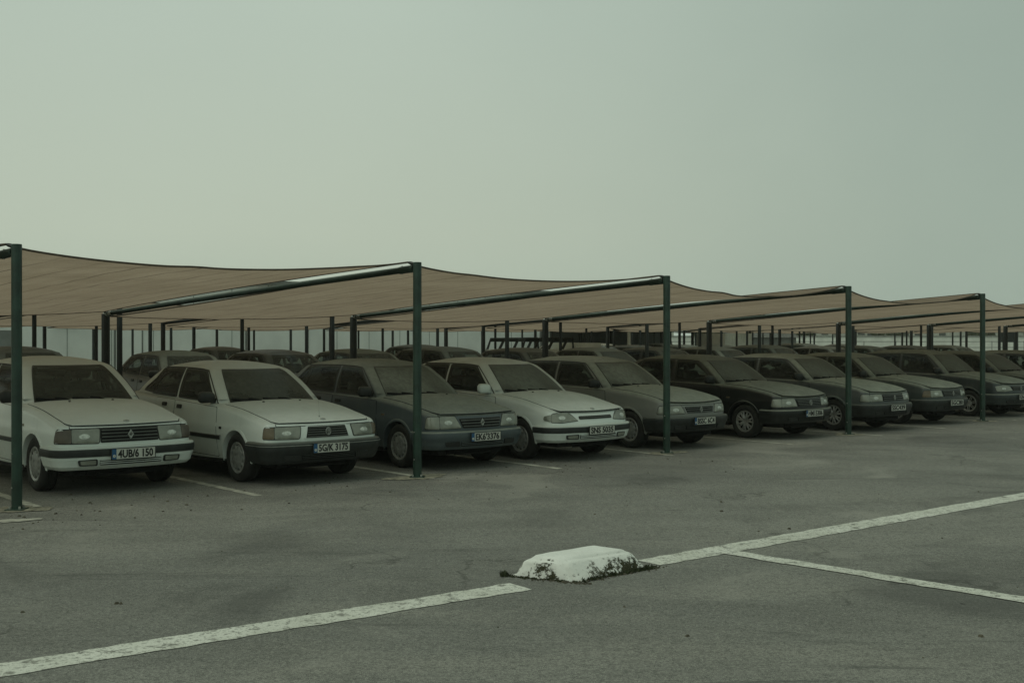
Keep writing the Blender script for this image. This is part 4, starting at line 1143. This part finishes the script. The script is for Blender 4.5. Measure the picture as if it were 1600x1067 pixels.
tuft(mo, (-0.05, 8.12), 70, 0.05, 0.035, q); tuft(mo, (1.02, 8.41), 40, 0.028, 0.05, q)
for k in range(260):
    s_ = q.choice((0, 1)); a, b = (base_q[0], base_q[1]) if s_ else (base_q[3], base_q[0]); c = along(a, b, q.uniform(-0.05, 1.12)); r = 0.003+0.006*q.random()**2
    so.box((c[0]+q.gauss(0.01, 0.025), c[1]+q.gauss(-0.015, 0.025), r*0.6), (r*2, r*1.6, r*1.4), M=Matrix.Rotation(q.uniform(0, 3), 3, 'Z'), taper=0.6)
tag(mo.build('moss', M_WEED, smooth=False, recalc=False, merge=0), kind='stuff', label='dark moss and weeds round the foot of the concrete block', cat='moss')
tag(so.build('soil_crumbs', M_SOIL, smooth=False, merge=0), kind='stuff', label='loose soil crumbs round the concrete block', cat='soil')
# loose grit and dead leaves on the tarmac
gr = MB()
for k in range(520):
    t = q.random(); x, y = (q.uniform(-6, 8), q.uniform(6.0, 15))
    if q.random() < 0.55: p = Vector((*PF[2], 0))+Rv*q.uniform(-1.5, 9)+Fv*q.gauss(0.5, 0.6); x, y = p.x, p.y
    r = 0.003+0.012*q.random()**4
    gr.box((x, y, r*0.4), (r*2.4, r*1.6, r), M=Matrix.Rotation(q.uniform(0, 3), 3, 'Z'), taper=0.5)
tag(gr.build('grit', M_SOIL, smooth=False, merge=0), kind='stuff', label='scattered grit and dead leaf bits on the tarmac', cat='grit')
#@CARS
# ------------------------------------------------------------------ the cars
WHITE = (0.68, 0.74, 0.69); MID = (0.12, 0.128, 0.115); BLUE = (0.052, 0.072, 0.080); DARK = (0.030, 0.036, 0.034); BLACK = (0.010, 0.012, 0.012); BEIGE = (0.24, 0.235, 0.185)
L_RECT = [(0.375, 0.534), (0.66, 0.534), (0.66, 0.683), (0.375, 0.683)]
CARS = [
 (dict(name='white_one', side=0.45, bow=0.10, paint=WHITE, dust=0.26, wdust=0.22, bumper='band', lamp=[(0.36, 0.534), (0.655, 0.538), (0.655, 0.678), (0.345, 0.678)], ind=[(0.66, 0.538), (0.87, 0.546), (0.84, 0.663), (0.66, 0.678)],
       lamp_all=[(0.36, 0.534), (0.87, 0.540), (0.84, 0.675), (0.345, 0.678)], indm=simple('smoked_indicator', (0.10, 0.085, 0.065), 0.3, var=0.2),
       grille=[(-0.335, 0.542), (0.335, 0.542), (0.335, 0.678), (-0.335, 0.678)], slats=4, emblem='diamond', ez=0.608, hood_badge=True, plate='4UB/6 150', pz=0.42, fog=True, strip=True, bz=(0.275, 0.50)),
  'white saloon with fog lamps, black strip along its white bumper, leftmost in front'),
 (dict(name='white_two', side=0.5, bow=0.10, paint=WHITE, dust=0.36, wdust=0.34, bumper='black', trim=True, lamp=[(0.39, 0.534), (0.70, 0.538), (0.70, 0.671), (0.36, 0.671)], ind=[(0.705, 0.538), (0.85, 0.544), (0.835, 0.663), (0.705, 0.671)],
       lamp_all=[(0.39, 0.534), (0.85, 0.540), (0.835, 0.669), (0.36, 0.671)], grille=[(-0.30, 0.540), (0.30, 0.540), (0.265, 0.669), (-0.265, 0.669)], gframe=True, slats=5, emblem='ring', ez=0.606, antenna=True, hood_badge=True,
       plate='5G/K 3175', pz=0.425, badge=True, fog=True, bz=(0.255, 0.498), bx=-1.66, cpil=0.16, xrt=-2.50, xrb=-3.16, xc=-0.40, xh=-1.08),
  'white car with a plain black bumper and thin antenna on its bonnet'),
 (dict(name='blue_grey', side=0.35, bow=0.14, rf=0.22, crown=0.045, xrt=-2.72, xrb=-3.14, paint=(0.066, 0.086, 0.094), dust=0.72, wdust=0.62, bumper='body', lamp=[(0.34, 0.542), (0.66, 0.534), (0.66, 0.690), (0.43, 0.690)], ind=[(0.665, 0.534), (0.87, 0.540), (0.85, 0.683), (0.665, 0.690)], indm=M_LENS,
       lamp_all=[(0.34, 0.540), (0.87, 0.534), (0.85, 0.688), (0.43, 0.690)], grille=[(-0.31, 0.542), (0.31, 0.542), (0.36, 0.651), (-0.36, 0.651)], slats=3, emblem='diamond', ez=0.60, plate="EK6'3376", pz=0.425, bx=-1.58, strip=False),
  'dusty blue-grey hatchback behind the second green post'),
 (dict(name='white_three', side=0.4, bow=0.16, rf=0.24, crown=0.05, paint=WHITE, dust=0.48, wdust=0.55, bumper='band', lamp=[(0.36, 0.561), (0.62, 0.538), (0.80, 0.544), (0.80, 0.651), (0.62, 0.675), (0.50, 0.657)], ind=[(0.805, 0.547), (0.93, 0.569), (0.92, 0.622), (0.805, 0.648)], indm=M_LENS,
       grille=[(-0.33, 0.581), (0.33, 0.581), (0.33, 0.610), (-0.33, 0.610)], slats=1, emblem=None, hood_badge=True, plate='SNS 5035', eu=False, pz=0.425, doors=3, white_mirror=True, bx=-1.72, strip=False, fog=True,
       top=[(-3.4, 0.93), (-3.1, 0.965), (-2.3, 0.945), (-1.2, 0.915), (-0.55, 0.885), (-0.1, 0.840), (0.35, 0.752), (0.65, 0.690), (0.8, 0.655)], offF=[(0.15, -0.10), (0.30, -0.02), (0.50, -0.005), (0.64, -0.06), (0.9, -0.12)]),
  'white three-door car with slanted almond headlamps and a white door mirror'),
 (dict(name='beige_grey', top=[(-3.4, 0.94), (-3.1, 0.97), (-2.3, 0.95), (-1.2, 0.922), (-0.55, 0.900), (-0.1, 0.872), (0.35, 0.806), (0.62, 0.744), (0.8, 0.688)], side=0.5, bow=0.14, rf=0.23, crown=0.05, xrt=-2.70, xrb=-3.20, paint=(0.20, 0.21, 0.19), dust=0.85, wdust=0.62, bumper='black', lamp=[(0.36, 0.548), (0.66, 0.545), (0.66, 0.669), (0.42, 0.669)], ind=[(0.665, 0.545), (0.87, 0.550), (0.84, 0.661), (0.665, 0.669)], indm=M_LENS,
       lamp_all=[(0.36, 0.548), (0.87, 0.548), (0.84, 0.666), (0.42, 0.669)], grille=[(-0.31, 0.555), (0.31, 0.555), (0.35, 0.649), (-0.35, 0.649)], slats=3, gframe=True, emblem='diamond', ez=0.60, plate='BSSC 6C4', pz=0.435, bx=-1.68, strip=False),
  'dusty grey-beige hatchback with a dark bumper, behind the third green post'),
 (dict(name='black', top=[(-3.4, 0.94), (-3.1, 0.97), (-2.3, 0.95), (-1.2, 0.922), (-0.55, 0.900), (-0.1, 0.872), (0.35, 0.806), (0.62, 0.744), (0.8, 0.688)], side=0.10, bow=0.15, rf=0.24, crown=0.05, paint=BLACK, dust=0.72, wdust=0.50, sdust=0.05, bumper='body', lamp=[(0.36, 0.552), (0.70, 0.545), (0.70, 0.681), (0.40, 0.681)], ind=[(0.705, 0.545), (0.89, 0.550), (0.87, 0.676), (0.705, 0.681)], indm=M_LENS,
       lamp_all=[(0.36, 0.550), (0.89, 0.545), (0.87, 0.679), (0.40, 0.681)], grille=[(-0.32, 0.552), (0.32, 0.552), (0.36, 0.656), (-0.36, 0.656)], slats=4, emblem='ring', ez=0.605, plate='HM15306', eu=True, pz=0.435, wheel='star', bx=-1.60, strip=False, xrt=-2.66, xrb=-3.18),
  'black hatchback with dusty bonnet and star spoked wheels'),
 (dict(name='mid_grey', top=[(-3.4, 0.94), (-3.1, 0.97), (-2.3, 0.95), (-1.2, 0.922), (-0.55, 0.900), (-0.1, 0.872), (0.35, 0.806), (0.62, 0.744), (0.8, 0.688)], side=0.4, bow=0.14, rf=0.23, crown=0.05, paint=(0.078, 0.092, 0.090), dust=0.95, wdust=0.52, bumper='black', lamp=[(0.37, 0.552), (0.69, 0.545), (0.69, 0.676), (0.37, 0.676)], ind=[(0.695, 0.545), (0.89, 0.550), (0.87, 0.671), (0.695, 0.676)], indm=M_LENS,
       lamp_all=[(0.37, 0.550), (0.89, 0.545), (0.87, 0.674), (0.37, 0.676)], grille=[(-0.345, 0.556), (0.345, 0.556), (0.345, 0.663), (-0.345, 0.663)], slats=3, emblem='diamond', ez=0.605, plate='SSC439', eu=False, pz=0.43, wheel='star', doors=3, bx=-1.72, strip=False),
  'mid grey three-door car with star spoked wheels, behind the fourth green post'),
 (dict(name='olive_grey', top=[(-3.4, 0.94), (-3.1, 0.97), (-2.3, 0.95), (-1.2, 0.922), (-0.55, 0.900), (-0.1, 0.872), (0.35, 0.806), (0.62, 0.744), (0.8, 0.688)], side=0.4, bow=0.15, rf=0.24, crown=0.05, paint=(0.052, 0.064, 0.061), dust=0.9, wdust=0.5, bumper='black', lamp=[(0.36, 0.552), (0.70, 0.545), (0.70, 0.676), (0.40, 0.676)], ind=[(0.705, 0.545), (0.88, 0.550), (0.85, 0.666), (0.705, 0.676)],
       lamp_all=[(0.36, 0.550), (0.88, 0.545), (0.85, 0.671), (0.40, 0.676)], grille=[(-0.32, 0.556), (0.32, 0.556), (0.35, 0.661), (-0.35, 0.661)], slats=4, emblem='diamond', ez=0.605, plate='SGC80', eu=False, pz=0.43, bx=-1.62, strip=False),
  'olive-grey car squeezed in beside the grey three-door, its wheels hidden'),
 (dict(name='dark_grey', top=[(-3.4, 0.94), (-3.1, 0.97), (-2.3, 0.95), (-1.2, 0.922), (-0.55, 0.900), (-0.1, 0.872), (0.35, 0.806), (0.62, 0.744), (0.8, 0.688)], side=0.3, bow=0.17, rf=0.26, crown=0.055, roof=[(-2.9, 1.34), (-2.5, 1.365), (-1.8, 1.385), (-1.3, 1.372), (-1.0, 1.348)], paint=(0.032, 0.042, 0.044), dust=0.8, wdust=0.5, bumper='body', lamp=[(0.34, 0.575), (0.60, 0.550), (0.80, 0.560), (0.84, 0.666), (0.62, 0.696), (0.42, 0.669)],
       grille=[(-0.30, 0.575), (0.30, 0.575), (0.36, 0.652), (-0.36, 0.652)], slats=3, emblem='ring', ez=0.61, plate='GN4870', eu=False, pz=0.43, wheel='mesh', bx=-1.62, strip=False, xh=-1.02, xrt=-2.75, xrb=-3.2),
  'dark grey car with fine spoked alloy wheels at the farthest right front post'),
 (dict(name='charcoal', paint=(0.018, 0.021, 0.021), dust=0.7, wdust=0.45, bumper='body', lamp=L_RECT, ind=[(0.665, 0.534), (0.87, 0.540), (0.85, 0.675), (0.665, 0.683)],
       grille=[(-0.33, 0.542), (0.33, 0.542), (0.36, 0.663), (-0.36, 0.663)], slats=4, emblem=None, plate='MT2206', eu=False, pz=0.43, strip=False),
  'charcoal car cut off by the right edge of the photo'),
]
protos = []
for (cfg, lab), a in zip(CARS, AX):
    r, pm, cc = make_car(cfg, lab)
    r.location = (a.x, a.y, 0); r.rotation_euler = (0, 0, YAW)
    protos.append(r)
    if cfg['name'] == 'white_one': r.scale = (1.03, 1.0, 1.05)
dup(protos[5], 'dark car beyond the right edge of the photo', 'parked cars standing in the front row').location = AX[10]

def respray(i, nm, rgb, dust, wd):
    old = CARS[i][0]['name']
    return {'paint_'+old: paint('paint_'+nm, rgb, dust), 'windscreen_'+old: glass('windscreen_'+nm, wd)}
P_BEIGE = (0.085, 0.082, 0.064)
BACK = [  # proto, distance along the row from the third car, distance behind, paint, dust, windscreen dust, label
 (2, -5.0, 7.9, DARK, 0.9, 0.4, 'dark olive roofed car in the second row, cut by the left edge'),
 (5, -2.6, 7.8, BLACK, 0.6, 0.3, 'black rounded car in the second row, roof showing above the white car with fog lamps'),
 (4, 0.15, 7.5, P_BEIGE, 1.0, 0.35, 'beige dusty car in the second row, between the two white cars at left'),
 (5, 2.65, 7.9, BLACK, 0.35, 0.25, 'black hatchback in the second row, left of the thick post behind the blue-grey car'),
 (7, 4.9, 8.2, P_BEIGE, 1.0, 0.4, 'beige car in the second row with its roof showing above the blue-grey car'),
 (8, 7.3, 8.0, DARK, 0.75, 0.3, 'dark car in the second row behind the white three-door car'),
 (2, 9.9, 8.2, BLACK, 0.6, 0.3, 'dark hatchback in the second row, in front of the lorry'),
 (0, 12.3, 8.0, P_BEIGE, 0.95, 0.5, 'beige car in the second row behind the grey-beige hatchback'),
 (5, 14.7, 8.1, BLACK, 0.7, 0.4, 'black car in the second row behind the black hatchback'),
 (4, 17.2, 8.0, MID, 0.9, 0.4, 'grey car in the second row between black hatchback and grey three-door'),
 (8, 19.8, 8.1, DARK, 0.8, 0.4, 'dark car in the second row with roof rails, behind the grey three-door'),
 (3, 22.6, 8.0, (0.20, 0.21, 0.195), 0.6, 0.4, 'silver-grey car in the second row, right of the fourth green post'),
 (6, 25.2, 8.1, DARK, 0.8, 0.4, 'dark flat roofed car in the second row, left of the farthest green post'),
 (5, 27.8, 8.0, BLACK, 0.6, 0.3, 'black car in the second row at the farthest green post'),
 (7, 30.5, 8.0, MID, 0.8, 0.4, 'grey car in the second row at the right edge of the photo'),
 (5, 6.2, 17.5, BLACK, 0.3, 0.2, 'black car in the third row, small against the white building'),
 (8, 13.0, 17.0, DARK, 0.5, 0.2, 'dark car in the third row behind the second green post'),
 (4, 20.2, 16.0, BLACK, 0.6, 0.2, 'dark car in the third row, left of the open carport'),
 (2, 22.8, 16.5, BLACK, 0.5, 0.2, 'black car in the third row under the far carport'),
 (6, 25.6, 16.5, DARK, 0.8, 0.3, 'dark dusty car in the third row behind the black hatchback'),
 (1, 28.4, 17, MID, 0.7, 0.3, 'grey car in the third row behind the fourth green post'),
 (8, 34.0, 17, MID, 0.7, 0.3, 'grey car in the third row toward the right edge'),
 (3, 37.5, 17, (0.3, 0.31, 0.29), 0.5, 0.3, 'pale car in the third row at the right edge'),
 (0, 30.5, 29, WHITE, 0.4, 0.3, 'pale car far behind under the third canopy'),
 (3, 33.5, 29, WHITE, 0.3, 0.3, 'white car far behind the thin posts, left of the grey shed'),
 (1, 38.0, 29, MID, 0.4, 0.3, 'grey car far behind, right of the grey shed'),
]
for (i, along_, back, rgb, du, wd, lab) in BACK:
    r = dup(protos[i], lab, 'parked cars of the rows behind', respray(i, 'back_%d' % BACK.index((i, along_, back, rgb, du, wd, lab)), rgb, du*0.55, wd*0.7))
    p = AX[2]+Rv*along_-Fv*back+Rv*rnd.uniform(-0.1, 0.1)
    r.location = (p.x, p.y, 0); r.rotation_euler = (0, 0, YAW+R_(rnd.uniform(-3, 3))); r.scale = (1, 1, 1.11 if along_ < -1 else 1.045)
#@FAR
# ------------------------------------------------------------------ white building, lorry, carport, shed, boundary wall, far buildings
M_WALL = simple('pale_wall_render', (0.74, 0.77, 0.72), 0.9, var=0.08, scale=0.6)
M_SHUT = simple('grey_shutter', (0.20, 0.215, 0.20), 0.8, var=0.15, scale=2)
M_GREY = simple('grey_sheet', (0.17, 0.18, 0.165), 0.8, var=0.2, scale=1)
M_DKROOF = simple('dark_roof_sheet', (0.06, 0.07, 0.062), 0.7, var=0.3, scale=1)
M_PALE = simple('pale_sheet', (0.66, 0.69, 0.62), 0.85, var=0.12, scale=1)
def frame_at(o):                         # local x along the row, local y backwards
    o.rotation_euler = (0, 0, math.atan2(Rv.y, Rv.x)); return o
w0 = Vector((-27.5, 45.0, 0))
bl = frame_at(empty('white_building', w0-Rv*6)); tag(bl, 'long pale flat building behind the parked cars', 'building')
MB().box((25.0, 6, 2.2), (50, 12, 4.4)).build('wall', M_WALL, bl)
MB().box((25.0, 6, 4.5), (50.6, 12.6, 0.2)).build('roof', M_GREY, bl)
sm = MB()
for k in range(1, 25): sm.box((k*2.0, -0.004, 2.2), (0.025, 0.012, 4.38))
sm.build('panel_joint', M_SHUT, bl)
for x, wd, h, z in ((13.3, 1.0, 2.0, 1.0), (18.8, 1.2, 2.1, 1.05), (26.5, 3.4, 3.0, 1.5)):
    d = MB(); d.box((x, -0.02, z), (wd+0.16, 0.05, h+0.1)); f = d.build('door_frame', M_GREY, bl)
    d = MB(); d.box((x, -0.055, z), (wd, 0.03, h)); d.build('door_leaf', M_WALL if wd > 1.1 else M_SHUT, f)
for x in (12.2, 15.9, 17.4):
    d = MB(); d.box((x, -0.15, 2.75), (0.9, 0.32, 0.55))
    for k in range(4): d.box((x, -0.32, 2.57+k*0.12), (0.8, 0.02, 0.05))
    d.build('wall_unit', M_GREY, bl)
# flatbed lorry with an empty rack behind the dark hatchback
lo = frame_at(empty('flatbed_lorry', AX[2]+Rv*15.1-Fv*15.5)); tag(lo, 'pale lorry with an open dark rack on top, in front of the white building', 'lorry')
MB().box((0, 0, 0.95), (2.3, 1.9, 0.8)).build('load_box', M_PALE, lo)
mb = MB()
for y in (-0.85, 0.85):
    mb.tube([(-1.1, y, 1.33), (-0.95, y, 1.68), (1.05, y, 1.70), (1.1, y, 1.33)], 0.04, 6)
    mb.box((0.05, y, 1.64), (2.0, 0.05, 0.10))
    for x in (-0.6, 0.0, 0.6): mb.tube([(x, y, 1.33), (x+0.22, y, 1.68)], 0.045, 6)
mb.build('rack', M_POSTD, lo)
MB().box((1.85, 0, 0.95), (1.3, 1.85, 1.2), taper=0.85).build('cab', M_PALE, lo)
hm, tm, cm, cn = wheel_meshes('cap')
for x in (-1.0, 0.3, 2.3):
    for sg in (-1, 1):
        o = link(bpy.data.objects.new('wheel', hm), lo); o.location = (x, sg*0.85, 0.36); o.scale = (1.25,)*3; o.rotation_euler = (0, 0, 0 if sg > 0 else math.pi)
        link(bpy.data.objects.new('tyre', tm), o); link(bpy.data.objects.new(cn, cm), o)
mb = MB(); mb.box((0.7, 0, 0.50), (4.4, 0.8, 0.14)); mb.build('chassis', M_UNDER, lo)
# open carport with flat roof, right of the building
cpt = frame_at(empty('open_carport', (6.6, 63.0, 0))); tag(cpt, 'open carport with a flat dark roof and pale edge, right of the white building', 'carport')
MB().box((4.6, 3, 2.42), (11.0, 7, 0.14)).build('roof', M_DKROOF, cpt)
mb = MB(); mb.box((4.6, -0.53, 2.52), (11.1, 0.06, 0.12)); mb.build('fascia', M_PALE, cpt)
for x in (-0.6, 2.0, 4.6, 7.2, 9.8):
    for y in (-0.3, 6.2):
        MB().box((x, y, 1.175), (0.12, 0.12, 2.35)).build('column', M_POSTD if x > 0 else M_PALE, cpt)
MB().box((4.6, 6.6, 1.1), (11, 0.1, 2.2)).build('back_panel', M_GREY, cpt)
ct = frame_at(empty('site_container', (12.2, 66.5, 0))); tag(ct, 'plain pale container standing under the open carport', 'container')
mb = MB(); mb.box((0, 0, 1.0), (2.4, 2.2, 2.0)); mb.build('box_body', M_PALE, ct)
mb = MB()
for k in range(9): mb.box((-1.08+k*0.27, -1.115, 1.0), (0.08, 0.03, 1.9))
mb.build('rib', M_PALE, ct)
# grey shed and boundary wall farther right
sh = empty('grey_shed', (19.6, 92, 0)); tag(sh, 'low grey shed with hipped roof beyond the thin posts', 'shed')
MB().box((0, 0, 0.9), (5.2, 4, 1.8)).build('wall', M_GREY, sh)
MB().box((0, 0, 2.25), (5.8, 4.6, 0.9), taper=0.55).build('roof', simple('shed_roof', (0.13, 0.135, 0.12), 0.85), sh)
bw = empty('boundary_wall', (45, 112, 0)); tag(bw, 'long low pale boundary wall at the far edge of the lot', 'wall')
mb = MB(); mb.box((0, 0, 0.95), (74, 0.3, 1.9)); mb.build('wall_face', M_PALE, bw)
mb = MB(); mb.box((0, 0, 1.95), (74.2, 0.42, 0.12)); mb.build('coping', simple('coping_grey', (0.26, 0.275, 0.25), 0.85), bw)
fe = empty('rail_fence', (45, 108, 0)); tag(fe, 'thin rail fence along the foot of the boundary wall', 'fence')
mb = MB()
for z in (0.9, 1.45): mb.tube([(-36, 0, z), (36, 0, z)], 0.03, 5)
for k in range(25): mb.tube([(-36+k*3, 0, 0), (-36+k*3, 0, 1.5)], 0.035, 5)
mb.build('rail', M_GREY, fe)
q = random.Random(11)
M_FAR1 = simple('far_building_render', (0.40, 0.42, 0.36), 0.9, var=0.2, scale=0.4); M_FAR2 = simple('far_roof', (0.20, 0.21, 0.17), 0.9, var=0.2, scale=0.4); M_WIN = simple('far_window', (0.08, 0.09, 0.08), 0.5)
FARB = [(16, 150, 9, 3.4), (29, 150, 7, 3.0), (41, 158, 13, 3.9), (55, 165, 12, 3.7), (70, 170, 10, 3.3), (84, 176, 14, 3.6), (100, 180, 12, 3.5)]
FL = ['low flat building beyond the boundary wall, nearest the grey shed', 'small low building beyond the boundary wall behind the fourth green post', 'long low building with a row of dark windows beyond the boundary wall',
      'flat roofed building beyond the wall, left of the farthest green post', 'small pale building beyond the wall at the farthest green post', 'wide low building beyond the wall at the right edge', 'last low building beyond the wall, partly out of frame']
for (x, y, wd, h), lab in zip(FARB, FL):
    b = empty('far_building', (x, y, 0)); tag(b, lab, 'building', 'low buildings beyond the boundary wall')
    MB().box((0, 0, h/2), (wd, 8, h)).build('wall', M_FAR1, b); MB().box((0, 0, h+0.12), (wd+0.5, 8.5, 0.24)).build('roof', M_FAR2, b)
    n = int(wd/1.6)
    for k in range(n): MB().box((-wd/2+(k+0.5)*wd/n, -4.02, h*0.68), (0.9, 0.06, 0.8)).build('window', M_WIN, b)
def leafmat():
    m = Mat('dusty_foliage'); n = m.noise(1.5, 4)
    return m.set(m.mix(m.rng(n, 0.3, 0.7), (0.05, 0.065, 0.035), (0.105, 0.115, 0.065)), 0.9, spec=0.1)
M_LEAF = leafmat(); M_BARK = simple('bark', (0.06, 0.05, 0.04), 0.9)
TR = [(24, 140, 2.0, 'dusty round tree beyond the wall near the grey shed'), (36, 143, 1.6, 'small dusty tree beyond the wall, left of the long low building'), (49, 150, 2.2, 'dusty tree beyond the wall between two low buildings'), (63, 155, 1.9, 'dusty tree beyond the wall left of the farthest green post'), (78, 160, 2.3, 'dusty tree beyond the wall at the right edge')]
for x, y, r, lab in TR:
    t = empty('far_tree', (x, y, 0)); tag(t, lab, 'tree', 'trees beyond the boundary wall')
    MB().tube([(0, 0, 0), (0.05, 0, 1.2), (0, 0.1, 2.2)], [0.16, 0.11, 0.05], 7).build('trunk', M_BARK, t)
    mb = MB()
    for k in range(900):
        c = Vector((q.gauss(0, 1), q.gauss(0, 1), q.gauss(0, 0.7))); c = c.normalized()*r*q.uniform(0.4, 1)**0.6; c.z = c.z*0.6+2.2+0.35*math.sin(c.x*2.3)
        s_ = 0.16; a = Vector((q.gauss(0, 1), q.gauss(0, 1), q.gauss(0, 1))).normalized()*s_; b_ = Vector((q.gauss(0, 1), q.gauss(0, 1), q.gauss(0, 1))).normalized()*s_
        mb.add([c-a, c+b_, c+a, c-b_], [(0, 1, 2, 3)])
    mb.build('crown', M_LEAF, t, smooth=False, recalc=False, merge=0)
# lamp posts and sign behind
for x, y, h, lab in ((24.5, 88, 3.6, 'thin pole with a flood lamp near the grey shed'), (39.5, 90, 3.2, 'thin pole with a flood lamp in front of the boundary wall')):
    l = empty('lamp_pole', (x, y, 0)); tag(l, lab, 'lamp post', 'flood lamp poles in the far lot')
    MB().tube([(0, 0, 0), (0, 0, h)], [0.06, 0.045], 8).build('pole', M_POSTD, l)
    mb = MB(); mb.tube([(0, 0, h-0.05), (0.35, -0.1, h)], 0.025, 6); mb.box((0.45, -0.12, h), (0.4, 0.22, 0.12), taper=0.7); mb.build('flood_lamp', M_POSTD, l)
si = empty('notice_board', (36.2, 84, 0)); tag(si, 'dark notice board on two legs near the right edge, far back', 'sign')
MB().box((0, 0, 2.0), (1.1, 0.08, 1.1)).build('panel', M_POSTD, si)
for x in (-0.4, 0.4): MB().tube([(x, 0, 0), (x, 0, 1.5)], 0.04, 6).build('leg', M_POSTD, si)
# ------------------------------------------------------------------ dusty air
hz = bpy.data.materials.new('dust_haze'); hz.use_nodes = True; ht = hz.node_tree; ht.nodes.clear()
ho = ht.nodes.new('ShaderNodeOutputMaterial'); hv = ht.nodes.new('ShaderNodeVolumePrincipled')
hv.inputs['Density'].default_value = 0.0005; hv.inputs['Color'].default_value = (0.90, 0.95, 0.86, 1); hv.inputs['Anisotropy'].default_value = 0.2
ht.links.new(hv.outputs[0], ho.inputs['Volume'])
hb = MB(); hb.box((20, 105, 4.5), (390, 270, 11)); hb.v = [(x, y, z) for x, y, z in hb.v]
tag(hb.build('haze', hz, smooth=False), kind='stuff', label='pale dusty haze over the car park', cat='haze')
SC.cycles.volume_bounces = 1
